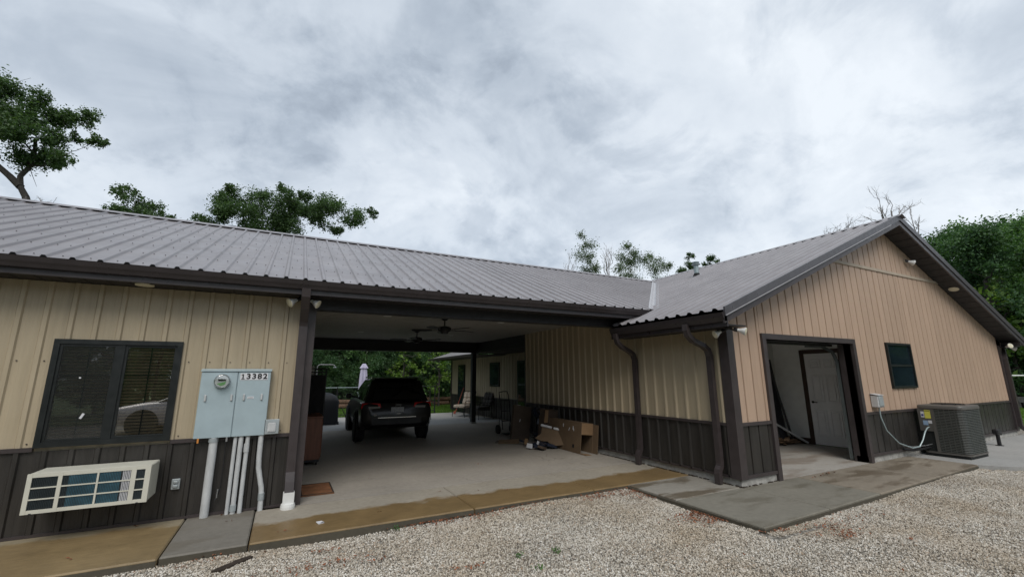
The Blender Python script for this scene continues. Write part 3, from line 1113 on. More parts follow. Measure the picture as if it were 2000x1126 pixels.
def build_gable_wing():
    Gt = garage
    # --- front wall backing, coloured dark so the gaps paint in rib shade
    wall = MB()
    y0, y1 = YG + 0.018, YG + 0.14
    wall.box(XW + .01, OX0, y0, y1, ZF - .1, OZ1)
    wall.box(OX1, XE, y0, y1, ZF - .1, OZ1)
    wall.prism([(XW + .01, y0, OZ1), (XE, y0, OZ1), (XE, y0, zt(XE) - .2), (XR, y0, ZR - .2), (XW + .01, y0, zt(XW) - .2)], (0, y1 - y0, 0))
    fw_ = wall.build('wall', 'rib_shade_dark', Gt)
    SP = 0.2355
    cuts = sorted([6.116 + SP * k for k in range(-1, 52)])
    gr = 0.0105
    RL0, RL1 = 3.80, 3.86               # rail between lower and upper siding
    holes = [(OX0 - .10, OX1 + .10, -1, OZ1 + .085), (QX0 + .02, QX1 - .02, QZ0 + .02, QZ1 - .02)]

    def strip(x0, x1, z0, z1f, mt, name):
        x0, x1 = max(x0, XW + 0.125), min(x1, XE - 0.11)
        xs = sorted(set([x0, x1] + [h for q in holes for h in q[:2] if x0 < h < x1] + ([XR] if x0 < XR < x1 else [])))
        for a, b in zip(xs[:-1], xs[1:]):
            if b - a < 0.012:
                continue
            segs = [(z0, None)]
            m_ = (a + b) / 2
            for hx0, hx1, hz0, hz1 in holes:
                if hx0 <= m_ <= hx1:
                    ns = []
                    for s0, s1 in segs:
                        top = s1 if s1 is not None else z1f(m_)
                        if hz1 <= s0 or hz0 >= top:
                            ns.append((s0, s1))
                            continue
                        if hz0 > s0:
                            ns.append((s0, hz0))
                        if hz1 < top:
                            ns.append((hz1, s1))
                    segs = ns
            for s0, s1 in segs:
                ta, tb = (z1f(a), z1f(b)) if s1 is None else (s1, s1)
                if min(ta, tb) - s0 < 0.01:
                    if max(ta, tb) - s0 < 0.02:
                        continue
                    ta, tb = max(ta, s0 + .002), max(tb, s0 + .002)
                b_ = 0.006
                P = [(a, YG, s0), (b, YG, s0), (b, YG, tb), (a, YG, ta)]
                vs = [(a, YG + .017, s0), (b, YG + .017, s0), (b, YG + .017, tb), (a, YG + .017, ta),
                      (a + b_, YG, s0), (b - b_, YG, s0), (b - b_, YG, tb - (tb - ta) * b_ / (b - a)), (a + b_, YG, ta + (tb - ta) * b_ / (b - a))]
                MB().add(vs, [(4, 5, 6, 7), (0, 1, 5, 4), (1, 2, 6, 5), (2, 3, 7, 6), (3, 0, 4, 7)]).build(name, mt, fw_)
    for a, b in zip(cuts[:-1], cuts[1:]):
        lowtop = lambda x: min(RL0, zt(x) - 0.20)
        strip(a + gr, b - gr, ZB + 0.025, lowtop, 'gable_siding', 'siding_board')
        if a > 8.2 and b < 15.4:
            strip(a + gr, b - gr, RL1, lambda x: max(RL1, zt(x) - 0.20), 'gable_siding', 'siding_board')
        strip(a + gr, b - gr, ZF + 0.03, lambda x: ZB - 0.025, 'dark_siding', 'wainscot_board')
    xr0 = XR - (ZR - 0.2 - RL0) / SW
    MB().box(xr0 - .05, 2 * XR - xr0 + .05, YG - 0.022, YG + 0.016, RL0, RL1).build('gable_rail', 'rail_tan', fw_)
    for a, b in ((XW + .125, OX0 - .103), (OX1 + .103, XE - .11)):
        MB().box(a, b, YG - 0.026, YG + 0.016, ZB - .025, ZB + .025).build('belt_trim', 'brown_trim', fw_)
        MB().box(a, b, YG - 0.026, YG + 0.016, ZF - .012, ZF + .03).build('base_trim', 'brown_trim', fw_)
    for a, b in ((XW - .03, XW + .122), (XE - .107, XE + .03)):
        MB().box(a, b, YG - 0.034, YG + 0.13, ZF - .015, 2.36).build('corner_trim', 'brown_trim', Gt)
    # foundation
    MB().box(XW + .008, OX0, YG + .006, YG + .2, -.2, ZF - .014).build('foundation', 'foundation', Gt)
    MB().box(OX1, XE + .01, YG + .012, YG + .2, -.2, ZF - .014).build('foundation', 'foundation', Gt)
    MB().box(XW + .008, XW + .14, YG + .205, 10.74, -.2, ZF - .014).build('foundation', 'foundation', Gt)
    # dirt and moss gathered where the foundation meets the slabs
    rd = random.Random(31)
    dm = MB()
    for k in range(150):
        y = YG - .01 + k * .042
        if rd.random() < .75:
            dm.obox((XW - .004 - rd.random() * .012, y, .004), (.03 * rd.uniform(.4, 1.3), .05, .014 * rd.uniform(.5, 1.4)), (0, rd.uniform(-.2, .2), rd.uniform(-.4, .4)))
    for k in range(20):
        if rd.random() < .6:
            dm.obox((XW + .03 + k * .045, YG - .004 - rd.random() * .01, .004), (.05, .025 * rd.uniform(.4, 1.2), .012), (rd.uniform(-.2, .2), 0, rd.uniform(-.4, .4)))
    dm.build('dirt_line', 'stake_wood', Gt, kind='stuff')
    # --- garage opening: trim, deep jamb, room behind
    op = MB().box(OX0 - .10, OX0, YG - .036, YG + .03, 0.0, OZ1).box(OX1, OX1 + .10, YG - .036, YG + .03, 0.0, OZ1)
    op.box(OX0 - .10, OX1 + .10, YG - .036, YG + .03, OZ1, OZ1 + .09)
    opn = op.build('garage_opening', 'brown_trim', Gt)
    MB().box(OX1, OX1 + .06, YG + .031, YG + .24, 0.0, OZ1 - .002).build('jamb', 'brown_trim', opn)
    MB().box(OX0 - .06, OX0, YG + .031, YG + .24, 0.0, OZ1 - .002).build('jamb', 'brown_trim', opn)
    MB().box(OX0, OX1, YG + .031, YG + .30, OZ1, OZ1 + .05).build('jamb', 'beam_dark', opn)
    tr = MB()
    tr.rtube([(OX1 + .03, YG + .30, 0.02), (OX1 + .03, YG + .30, 1.85), (OX1 + .03, YG + .36, 2.05), (OX1 + .03, YG + .54, 2.17), (OX1 + .03, YG + .86, 2.2)], 0.012, 0.03, (1, 0, 0))
    tr.build('door_track', 'track_grey', opn)
    MB().box(OX0 + .02, OX1 - .04, YG + .31, YG + .36, 2.15, 2.50).build('rolled_door', 'black_metal', opn)
    xi, yb = 11.2, 6.85
    room = MB().box(XW + .15, xi + .1, yb, yb + .08, 0.0, 2.52).build('inner_wall', 'back_wall', Gt)
    MB().box(xi, xi + .08, YG + .145, 5.30, 0.0, 2.52).build('inner_wall', 'interior_wall', Gt)
    MB().box(xi, xi + .08, 6.19, yb - .002, 0.0, 2.52).build('inner_wall', 'interior_wall', Gt)
    MB().box(xi, xi + .08, 5.301, 6.189, 2.19, 2.52).build('inner_wall', 'interior_wall', Gt)
    MB().box(XW + .15, xi + .1, YG + .145, yb + .08, 2.525, 2.56).build('inner_ceiling', 'interior_wall', Gt)
    MB().box(XW + .17, XW + .22, YG + .145, yb - .002, 0.0, 2.52).build('inner_wall', 'interior_wall', Gt)
    # six-panel door in a brown frame
    fr = MB().box(xi - .03, xi + .06, 6.10, 6.19, 0.002, 2.19).box(xi - .03, xi + .06, 5.301, 5.35, 0.002, 2.19).box(xi - .03, xi + .06, 5.351, 6.099, 2.10, 2.19)
    MB().box(xi - .02, xi, 6.192, yb - .01, 0.002, .13).build('skirting', 'jamb_brown', room)
    door = MB().box(xi - .012, xi + .03, 5.355, 6.095, 0.012, 2.095).build('door', 'door_white', Gt, label='white six-panel door in a brown frame')
    fr.build('frame', 'jamb_brown', door)
    w = 0.74
    for (a0, a1) in ((0.10, 0.345), (0.405, 0.65)):
        for (b0, b1) in ((0.20, 0.80), (0.98, 1.60), (1.74, 1.96)):
            ya, yb_ = 6.095 - a1, 6.095 - a0
            m_ = MB()
            k = 0.03
            for q in ((ya, yb_, b0, b0 + k), (ya, yb_, b1 - k, b1), (ya, ya + k, b0 + k, b1 - k), (yb_ - k, yb_, b0 + k, b1 - k)):
                m_.cbox(xi - .030, xi - .010, q[0], q[1], q[2], q[3], .007)
            m_.cbox(xi - .026, xi - .010, ya + .055, yb_ - .055, b0 + .055, b1 - .055, .012)
            m_.build('door_panel', 'door_white', door)
    hd = MB().lathe([(.028, -.02), (.026, -.008), (.012, -.006)], (xi - .012, 6.02, .97), 12, 'x')
    hd.tube([(xi - .05, 6.02, .97), (xi - .06, 5.99, .972), (xi - .06, 5.91, .965)], .010, 8)
    hd.tube([(xi - .012, 6.02, .97), (xi - .05, 6.02, .97)], .009, 8)
    hd.build('handle', 'black_metal', door)
    # --- small window
    f = .045
    wm = MB().box(QX0, QX1, YG - .035, YG + .016, QZ1 - f, QZ1).box(QX0, QX1, YG - .035, YG + .016, QZ0, QZ0 + f)
    wm.box(QX0, QX0 + f, YG - .035, YG + .016, QZ0 + f, QZ1 - f).box(QX1 - f, QX1, YG - .035, YG + .016, QZ0 + f, QZ1 - f)
    zm = (QZ0 + QZ1) / 2
    wn_ = wm.build('window', 'frame_green', Gt)
    MB().box(QX0 + f, QX1 - f, YG - .022, YG + .016, zm - .025, zm + .02).build('meeting_rail', 'frame_green', wn_)
    MB().box(QX0 + f, QX1 - f, YG - .006, YG - .001, zm + .021, QZ1 - f).build('pane', 'dark_pane', wn_)
    MB().box(QX0 + f, QX1 - f, YG - .012, YG - .007, QZ0 + f, zm - .026).build('pane', 'dark_pane', wn_)
    # --- west wall
    ww = MB().box(XW + .018, XW + .14, YG + .15, 6.62, ZF - .1, 2.50).box(XW + .018, XW + .14, 6.621, 10.74, ZF - .1, 2.80).build('wall', 'tan_siding', Gt)
    PR = 0.229
    ribs = [YG + 0.17 + PR * k for k in range(0, 60)]
    br = [YG + .135] + [YG + .284 + PR * 4 * k for k in range(1, 7)] + [10.735]
    for a, b in zip(br[:-1], br[1:]):
        top = 2.31 if b < 6.9 else 2.79
        pr = profile(a, b, ribs, 0.030, 0.014, 0.030, 0.0, PR)
        sheet((XW, 0, 0), (0, 1, 0), (0, 0, 1), (-1, 0, 0), pr, ZB + .022, lambda u: 2.31 if u < 6.55 else 2.79).build('siding_panel', 'tan_siding', ww)
        sheet((XW, 0, 0), (0, 1, 0), (0, 0, 1), (-1, 0, 0), pr, ZF, ZB - .022).build('wainscot_panel', 'dark_siding', ww)
    MB().box(XW - .034, XW + .01, YG + .135, 10.735, ZB - .022, ZB + .022).build('belt_trim', 'brown_trim', ww)
    MB().box(XW - .030, XW + .01, YG + .135, 10.735, ZF - .012, ZF + .02).build('base_trim', 'brown_trim', ww)
    MB().box(XW - .03, XW + .141, 10.736, 10.80, ZF - .012, 2.80).build('corner_trim', 'brown_trim', Gt)
    # recessed porch wall behind the carport
    px = 7.4
    pw = MB().box(px + .018, px + .12, 10.745, 20.7, 0.0, 2.5).build('wall', 'tan_siding', Gt)
    MB().box(XW + .145, px + .01, 10.66, 10.735, 0.0, 2.8).build('wall', 'tan_siding', Gt)
    br = [10.81 + PR * 4 * k for k in range(0, 11)] + [20.69]
    for a, b in zip(br[:-1], br[1:]):
        pr = profile(a, b, ribs + [YG + .17 + PR * k for k in range(60, 74)], 0.028, 0.012, 0.02)
        sheet((px, 0, 0), (0, 1, 0), (0, 0, 1), (-1, 0, 0), pr, .80, 2.42).build('siding_panel', 'tan_siding', pw)
        sheet((px, 0, 0), (0, 1, 0), (0, 0, 1), (-1, 0, 0), pr, .02, .76).build('wainscot_panel', 'dark_siding', pw)
    MB().box(px - .03, px + .01, 10.81, 20.69, .76, .80).build('belt_trim', 'brown_trim', pw)
    MB().box(px - .03, px + .13, 20.70, 20.80, 0, 2.42).build('corner_trim', 'brown_trim', Gt)
    for (a, b, z0, z1, nm) in ((13.05, 13.75, 0.02, 2.15, 'door'), (15.25, 16.1, 1.22, 2.15, 'window'), (18.9, 19.75, .02, 2.15, 'door')):
        d_ = MB().box(px - .05, px + .005, a, b, z0, z1).build(nm, 'frame_green', Gt)
        MB().box(px - .056, px - .051, a + .08, b - .08, z0 + (.12 if nm == 'door' else .06), z1 - .08).build('pane', 'dark_pane', d_)
    po = MB().add([(6.3, 14.75, 2.44), (6.3, 21.1, 2.44), (8.0, 21.1, 3.0), (8.0, 14.75, 3.0)], [(0, 1, 2, 3)])
    po.build('porch_roof', 'roof_metal', Gt)
    MB().box(6.3, px, 14.70, 21.0, 2.40, 2.42).build('soffit', 'soffit_dark', Gt)
    MB().box(6.17, px, 10.81, 14.69, 2.44, 2.46).build('soffit', 'soffit_dark', Gt)
    MB().box(6.26, 6.30, 14.70, 21.1, 2.38, 2.47).build('fascia', 'brown_gutter', Gt)
    # other outer walls
    MB().box(XE - .12, XE, YG + .145, 20.7, 0, 2.55).build('wall', 'gable_siding', Gt)
    MB().box(px + .13, XE - .13, 20.58, 20.7, 0, 2.6).build('wall', 'gable_siding', Gt)
    # --- roof
    nW = Vector((-SW, 0, 1)).normalized()
    yF, yK = 4.03, 21.1
    z_e = zt(E_X)
    XEE = 2 * XR - E_X
    rb = MB()
    rb.add([(E_X + .03, yF + .02, zt(E_X + .03) - .04), (XR, yF + .02, ZR - .04), (XR, 6.58, ZR - .04), (E_X + .03, 6.58, zt(E_X + .03) - .04)], [(0, 1, 2, 3)])
    rb.add([(XR, yF + .02, ZR - .04), (XEE, yF + .02, z_e - .04), (XEE, yK, z_e - .04), (XR, yK, ZR - .04)], [(0, 1, 2, 3)])
    rf = rb.build('roof', 'soffit_dark', Gt)
    PR2 = 0.2286
    allr = [yF + 0.15 + PR2 * i for i in range(80)]
    k = 0
    scw = MB()
    while yF + k * 4 * PR2 < yK - .05:
        a, b = yF + k * 4 * PR2, min(yF + (k + 1) * 4 * PR2, yK)
        pr = profile(a, b, allr, 0.056, 0.020, 0.036)

        def st(u):
            if u < 6.45:
                return 0.0
            if u < YR_:
                return max(0.0, xv(u) + 0.06 - E_X)
            return max(8.0 - E_X, xv(2 * YR_ - u) + 0.06 - E_X) if u < 15 else 2.4
        # keep one sheet from straddling the step at the end of the low eave
        parts = [(a, b)] if not (a < 6.45 < b) else [(a, 6.45), (6.452, b)]
        for a_, b_ in parts:
            p2 = profile(a_, b_, allr, 0.056, 0.020, 0.036)
            sheet((E_X, 0, z_e), (0, 1, 0), (1, 0, SW), nW, p2, st, XR - E_X - .02).build('roof_panel', 'roof_metal', rf)
        k += 1
    for c in allr:
        for j in range(10):
            x = E_X + .1 + j * .61
            if c < YR_ and x > E_X + (0 if c < 6.45 else xv(c) - E_X + .1) and x < XR:
                scw.lathe([(0.0068, 0.0), (0.0068, 0.006), (0.004, 0.008)], Vector((x, c + .11, zt(x))) + nW * .004, 5)
    scw.build('roof_screws', 'screw_grey', rf, kind='stuff')
    MB().add([(XR + .02, yF, ZR), (XEE, yF, z_e), (XEE, yK, z_e), (XR + .02, yK, ZR)], [(0, 1, 2, 3)]).build('roof_panel', 'roof_metal', rf, label='east slope of the brown metal roof')
    MB().add([(XR - .16, yF - .09, ZR - .03), (XR, yF - .09, ZR + .045), (XR + .16, yF - .09, ZR - .03), (XR - .16, yK, ZR - .03), (XR, yK, ZR + .045), (XR + .16, yK, ZR - .03)],
             [(0, 1, 4, 3), (1, 2, 5, 4)]).build('ridge_cap', 'roof_metal', rf)
    MB().box(XR - .13, XR + .13, yF + .05, yK, ZR - .075, ZR - .025).build('ridge_vent', 'black_closure', rf)
    # rake trim: upper flashing and fascia
    for s in (-1, 1):
        ex = XR + s * (XR - E_X + .02)
        for (t0, t1, yy, mt, nm) in ((0.045, -0.085, yF - .035, 'grey_fascia', 'rake_trim'), (-0.090, -0.195, yF - .012, 'brown_trim' if s < 0 else 'grey_fascia', 'rake_fascia')):
            MB().prism([(XR, yy, ZR + t0), (ex, yy, zt(ex) + t0), (ex, yy, zt(ex) + t1), (XR, yy, ZR + t1)], (0, .03, 0)).build(nm, mt, rf)
        if s < 0:
            MB().prism([(XR - .5, yF - .046, zt(XR - .5) - .078), (ex, yF - .046, zt(ex) - .078), (ex, yF - .046, zt(ex) - .090), (XR - .5, yF - .046, zt(XR - .5) - .090)], (0, .012, 0)).build('drip_edge', 'valley_metal', rf)
        # sloping soffit boards under the rake overhang
        n = 22
        x_o = XR + s * (XE - XR + .36)
        for i in range(n):
            xa = XR + (x_o - XR) * i / n
            xb = XR + (x_o - XR) * (i + .94) / n
            MB().prism([(xa, yF + .02, zt(xa) - .198), (xb, yF + .02, zt(xb) - .198), (xb, yF + .02, zt(xb) - .188), (xa, yF + .02, zt(xa) - .188)], (0, YG - yF - .022, 0)).build('soffit_board', 'soffit_dark', rf)
    # west eave: soffit, fascia, gutter and two downspouts
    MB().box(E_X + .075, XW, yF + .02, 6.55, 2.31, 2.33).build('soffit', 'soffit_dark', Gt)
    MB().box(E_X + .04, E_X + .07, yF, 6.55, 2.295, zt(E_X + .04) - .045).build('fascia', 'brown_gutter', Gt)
    gp = [(E_X + .035, 2.375), (E_X - .005, 2.365), (E_X - .02, 2.395), (E_X - .04, 2.43), (E_X - .05, 2.47), (E_X - .057, 2.49), (E_X - .047, 2.49), (E_X - .035, 2.435), (E_X, 2.385), (E_X + .03, 2.385)]
    gut = MB().prism([(x, yF - .005, z) for x, z in gp], (0, 6.50 - yF, 0)).build('gutter', 'brown_gutter', Gt)
    MB().prism([(E_X + .035, yF - .012, 2.37), (E_X - .01, yF - .012, 2.36), (E_X - .045, yF - .012, 2.43), (E_X - .062, yF - .012, 2.495), (E_X + .035, yF - .012, 2.495)], (0, .008, 0)).build('gutter_end', 'brown_gutter', gut)
    for yy, y2 in ((6.36, 6.36), (4.72, 4.68)):
        MB().rtube([(E_X - .01, yy, 2.39), (E_X - .01, yy, 2.30), (E_X + .02, yy, 2.22), (E_X + .12, yy, 2.14), (XW - .19, y2, 2.06), (XW - .10, y2, 2.0), (XW - .065, y2, 1.9),
                    (XW - .062, y2, .30), (XW - .072, y2, .25), (XW - .11, y2, .20), (XW - .125, y2, .15), (XW - .125, y2, .01)], 0.045, 0.035, (0, 1, 0)).build('downspout', 'brown_trim', gut)
    # east side gutter and downspout seen past the gable end
    g2 = MB().box(XE + .22, XE + .34, yF, 12, 2.34, 2.46).build('gutter', 'brown_gutter', Gt)
    MB().box(XE + .01, XE + .24, yF + .02, 12, 2.31, 2.33).build('soffit', 'soffit_dark', Gt)
    MB().rtube([(XE + .27, YG + .0, 2.36), (XE + .25, YG - .02, 2.25), (XE + .10, YG - .06, 2.12), (XE + .02, YG - .075, 2.0), (XE + .02, YG - .075, .25), (XE + .04, YG - .11, .17), (XE + .12, YG - .2, .06)], .05, .04, (1, 0, 0)).build('downspout', 'brown_trim', g2)
    # lights under the rake
    MB().lathe([(0.10, -.004), (0.096, -.016), (0.06, -.02)], (0, 0, 0), 18).xform(Matrix.Translation((14.64, 4.21, zt(14.64) - .196)) @ Matrix.Rotation(math.atan(SW), 4, 'Y')).build('soffit_light', 'lamp_cream', Gt)


build_gable_wing()


# ================================================================== THINGS ON THE FRONT OF THE LEFT WING
def rot_to(d):
    return Vector(d).to_track_quat('Z', 'Y').to_matrix().to_4x4()


def build_wall_unit():
    x0, x1, y0, y1, z0, z1 = -2.162, -1.197, 6.20, 6.575, 0.312, 0.683
    t = thing('wall_air_conditioner', 'white wall air conditioner with three grille rows below the left window', 'air conditioner', (-1.68, 6.4, z0))
    MB().cbox(x0, x1, y0 + .03, y1, z0, z1, .01).build('housing', 'off_white', t)
    MB().box(x0 + .04, x1 - .04, y0 + .012, y0 + .029, z0 + .03, z1 - .03).build('coil', 'coil_dark', t)
    cells = [(0.045, 0.195), (0.225, 0.455), (0.470, 0.700), (0.735, 0.80), ]
    # face frame built from bars round the openings
    L = x1 - x0
    us = [(0.035, 0.215), (0.245, 0.495), (0.51, 0.755), (0.795, 0.865)]
    vs = [(0.035, 0.125), (0.137, 0.230), (0.242, 0.335)]
    us = [(a * L / 0.91, b * L / 0.91) for a, b in us]
    fr = MB()
    prev = 0.0
    for a, b in us + [(L, L)]:
        fr.box(x0 + prev, x0 + a, y0, y0 + .028, z0, z1)
        prev = b
    for a, b in us:
        p = 0.0
        for c, d in vs + [(z1 - z0, 0)]:
            fr.box(x0 + a, x0 + b, y0 + .002, y0 + .026, z0 + p, z0 + c)
            p = d
    fr.build('face_frame', 'off_white', t)
    for i, (a, b) in enumerate(us):
        for (c, d) in vs:
            mid = 0.55 if i == 1 else (0.0 if i != 2 else 0.0)
            if i == 1:
                MB().box(x0 + a + .05, x0 + b, y0 + .0085, y0 + .0115, z0 + c, z0 + d).build('coil', 'coil_blue', t)
            if i == 2:
                MB().box(x0 + a, x0 + b - .085, y0 + .0085, y0 + .0115, z0 + c, z0 + d).build('coil', 'coil_blue', t)
                MB().box(x0 + b - .075, x0 + b, y0 + .0085, y0 + .0115, z0 + c, z0 + d).build('louver_plate', 'sticker_white', t)
            g = MB()
            n = int((b - a) / 0.0125)
            for k in range(n):
                xx = x0 + a + (k + .5) * (b - a) / n
                g.box(xx - .0019, xx + .0019, y0 + .004, y0 + .0080, z0 + c, z0 + d)
            g.build('grille', 'coil_dark', t)
    for xx in (x0 + .06, x1 - .09):
        MB().box(xx, xx + .018, y0 - .002, y0 + .01, z0 - .006, z0 + .006).build('clip', 'black_plastic', t)


build_wall_unit()


def build_meter():
    x0, xm, x1, yf, yb, z0, z1 = -0.905, -0.522, -0.160, 6.50, 6.585, 0.893, 1.690
    t = thing('meter_cabinet', 'pale blue steel electric meter cabinet numbered 13382 on the tan wall', 'meter box', (-.53, 6.54, z0))
    MB().box(x0 + .004, x1 - .004, yf + .016, yb, z0 + .006, z1).build('box', 'box_blue', t)
    MB().cbox(x0, xm - .004, yf, yf + .0155, z0, z1 - .012, .005).build('door', 'box_blue', t)
    dr = MB().cbox(xm + .004, x1, yf, yf + .0155, z0, z1 - .012, .005).build('door', 'box_blue', t)
    MB().prism([(x0 - .008, yf - .012, z1 - .006), (x0 - .008, yf - .012, z1 + .008), (x0 - .008, yb, z1 + .028), (x0 - .008, yb, z1 - .006)], (x1 - x0 + .016, 0, 0)).build('rain_lid', 'box_blue', t)
    for xx in (-.835, -.565, -.432, -.238):
        MB().cbox(xx - .011, xx + .011, yf - .020, yf - .001, 1.325, 1.405, .006).build('latch', 'pipe_grey', t)
    mt = MB().lathe([(.088, .0), (.088, -.02), (.083, -.028), (.080, -.028)], (-.683, yf, 1.565), 28, 'y').build('meter', 'steel', t, True)
    MB().lathe([(.080, -.020), (.080, -.075), (.074, -.088), (.06, -.093), (.0, -.094)], (-.683, yf, 1.565), 28, 'y', cap=False).build('glass_dome', 'clear_glass', mt, True)
    MB().lathe([(.072, -.022), (.072, -.036)], (-.683, yf, 1.565), 24, 'y').build('dial_plate', 'sticker_white', mt)
    MB().box(-.722, -.644, yf - .045, yf - .0365, 1.572, 1.59).build('display', 'black_plastic', mt)
    MB().prism([(-.735, yf - .038, 1.535), (-.64, yf - .038, 1.56), (-.645, yf - .038, 1.525), (-.69, yf - .038, 1.508)], (0, .0015, 0)).build('green_mark', 'meter_green', mt)
    # house number plate
    pl = MB().box(-.497, -.192, yf - .004, yf - .0005, 1.577, 1.662).build('number_plate', 'sticker_white', t)
    for i, ch in enumerate('13382'):
        cx = -.497 + .305 * (i + .5) / 5 + .0
        m = text_mesh(ch, 0.092, 0.0008, 0.0034)
        m.xform(Matrix.Translation((cx, yf - .0052, 1.619)) @ Matrix.Rotation(R(90), 4, 'X') @ Matrix.Diagonal((1.05, 1, 1, 1)))
        if ch == '1':
            m = MB().box(cx - .0065, cx + .0065, yf - .006, yf - .0044, 1.588, 1.651).box(cx - .018, cx + .018, yf - .0059, yf - .0045, 1.5865, 1.5945).obox((cx - .010, yf - .0052, 1.642), (.016, .0014, .008), (0, R(-25), 0))
        m.build('digit', 'ink_black', pl)
    MB().box(-.394, -.326, yf - .003, yf - .0005, 1.345, 1.372).build('sticker', 'sticker_white', t)
    MB().box(-.386, -.334, yf - .0036, yf - .0031, 1.355, 1.360).build('sticker_print', 'ink_black', t)
    for xx in (-.862, -.572):
        MB().box(xx, xx + .018, yf - .004, yf + .01, z0 - .05, z0 + .002).build('seal_tag', 'amber' if xx < -.8 else 'steel', t)
    # pipes below
    yy = 6.545
    specs = [(-.702, .045, 'thick grey conduit pipe, leftmost of those under the meter cabinet'),
             (-.478, .0215, 'thin grey conduit pipe, second from the left under the meter cabinet'),
             (-.418, .027, 'grey conduit pipe with a coupling at its foot, between two thinner pipes'),
             (-.346, .024, 'grey conduit pipe with a coupling near its top, under the meter cabinet')]
    for i, (x, r_, lab) in enumerate(specs):
        p = thing('conduit_pipe', lab, 'pipe', (x, yy, 0), group='conduit pipes under the meter cabinet')
        MB().tube([(x, yy, -.005), (x + .001, yy, .45), (x + .004, yy, z0 + .001)], r_, 14).build('pipe', 'pipe_grey', p, True)
        if i == 0:
            MB().tube([(x, yy, z0 - .05), (x, yy, z0 - .004)], r_ + .007, 14).build('coupling', 'galvanised', p, True)
        if i == 2:
            MB().tube([(x, yy, .03), (x, yy, .10)], r_ + .007, 14).build('coupling', 'galvanised', p, True)
        if i == 3:
            MB().tube([(x, yy, .70), (x, yy, .80)], r_ + .006, 14).build('coupling', 'pipe_grey', p, True)
    p = thing('conduit_pipe', 'bent grey conduit pipe, rightmost of those under the meter cabinet', 'pipe', (-.12, yy, 0), group='conduit pipes under the meter cabinet')
    pts = [(-.199, yy, z0), (-.197, yy, .62), (-.190, yy, .50), (-.165, yy, .38), (-.140, yy, .27), (-.130, yy, .19), (-.128, yy - .01, -.005)]
    MB().tube(pts, .030, 14).build('pipe', 'pipe_grey', p, True)
    MB().tube([(-.130, yy - .003, .12), (-.130, yy - .004, .20)], .036, 14).build('coupling', 'galvanised', p, True)
    w = thing('ground_wire', 'thin black ground wire hanging beside the thick conduit', 'wire', (-.6, 6.56, 0))
    MB().tube([(-.575, 6.56, z0 - .03), (-.570, 6.565, .6), (-.575, 6.57, .3), (-.60, 6.56, .20), (-.615, 6.55, .17)], .007, 6).build('wire', 'black_plastic', w)
    MB().tube([(-.598, 6.54, .2), (-.594, 6.54, .30)], .009, 6).build('clamp', 'steel', w)
    b = thing('junction_box', 'small grey junction box beside the meter cabinet', 'box', (-.09, 6.56, .9))
    MB().cbox(-.172, -.012, 6.515, 6.588, .905, 1.075, .006).build('box', 'pipe_grey', b)
    MB().cbox(-.176, -.008, 6.500, 6.514, .900, 1.082, .005).build('cover', 'galvanised', b)
    MB().cbox(-.140, -.044, 6.488, 6.4995, .93, 1.045, .010).build('raised_panel', 'pipe_grey', b)
    o = thing('outlet', 'grey outdoor outlet with twin flip covers on the dark wainscot', 'outlet', (-1.02, 6.59, .39))
    MB().cbox(-1.062, -.980, 6.570, 6.592, .335, .452, .006).build('plate', 'galvanised', o)
    for z in (.372, .418):
        MB().cbox(-1.045, -.997, 6.552, 6.569, z - .016, z + .016, .007).build('flip_cover', 'galvanised', o)


build_meter()


def bulb(mb_parent, base, d, s=1.0):
    m = rot_to(d)
    T = Matrix.Translation(base) @ m @ Matrix.Scale(s, 4)
    b = MB().lathe([(.022, .0), (.024, .035), (.036, .06), (.056, .105), (.060, .118)], (0, 0, 0), 18).xform(T).build('reflector_bulb', 'white_paint', mb_parent, True)
    MB().lathe([(.057, .1185), (.045, .124), (.0, .127)], (0, 0, 0), 18, cap=False).xform(T).build('lens', 'lamp_cream', b, True)
    MB().lathe([(.028, -.045), (.030, .006)], (0, 0, 0), 14).xform(T).build('socket', 'beam_dark', mb_parent)


def floodlight(loc, d1, d2, label, spread=(0.1, 0, 0), base='z', s=1.0):
    t = thing('floodlight', label, 'light', loc, group='twin floodlights under the eaves')
    loc = Vector(loc)
    MB().lathe([(.055, .0), (.055, -.018), (.03, -.03)], loc, 16).build('mount', 'beam_dark', t)
    for sgn, d in ((-1, d1), (1, d2)):
        p = loc + Vector(spread) * sgn + Vector((0, 0, -.055))
        MB().tube([loc + Vector((0, 0, -.02)), loc + Vector(spread) * sgn * .6 + Vector((0, 0, -.05)), p], .012, 8).build('arm', 'beam_dark', t)
        bulb(t, p, d, s)


floodlight((.145, 6.40, 2.688), (-.75, -.45, -.5), (.75, -.4, -.45), 'twin floodlight at the carport corner behind the brown downspout', (.085, 0, 0))
floodlight((5.86, 4.20, 2.31), (-.8, .3, -.42), (.35, -.8, -.25), 'twin floodlight under the eave at the near corner of the gabled wing', (.02, -.12, 0))
floodlight((17.62, 4.25, 2.37), (-.5, -.75, .2), (.5, -.6, -.3), 'twin floodlight at the far right corner of the gabled wing', (.12, 0, 0), s=1.1)
t = thing('gable_light', 'small white lamp high on the gable under the rake', 'light', (12.72, YG, 4.16))
MB().lathe([(.05, 0), (.05, -.03), (.03, -.05)], (12.72, YG, 4.19), 14, 'y').build('mount', 'rail_tan', t)
bulb(t, (12.72, YG - .06, 4.19), (.6, -.5, -.3), 1.1)

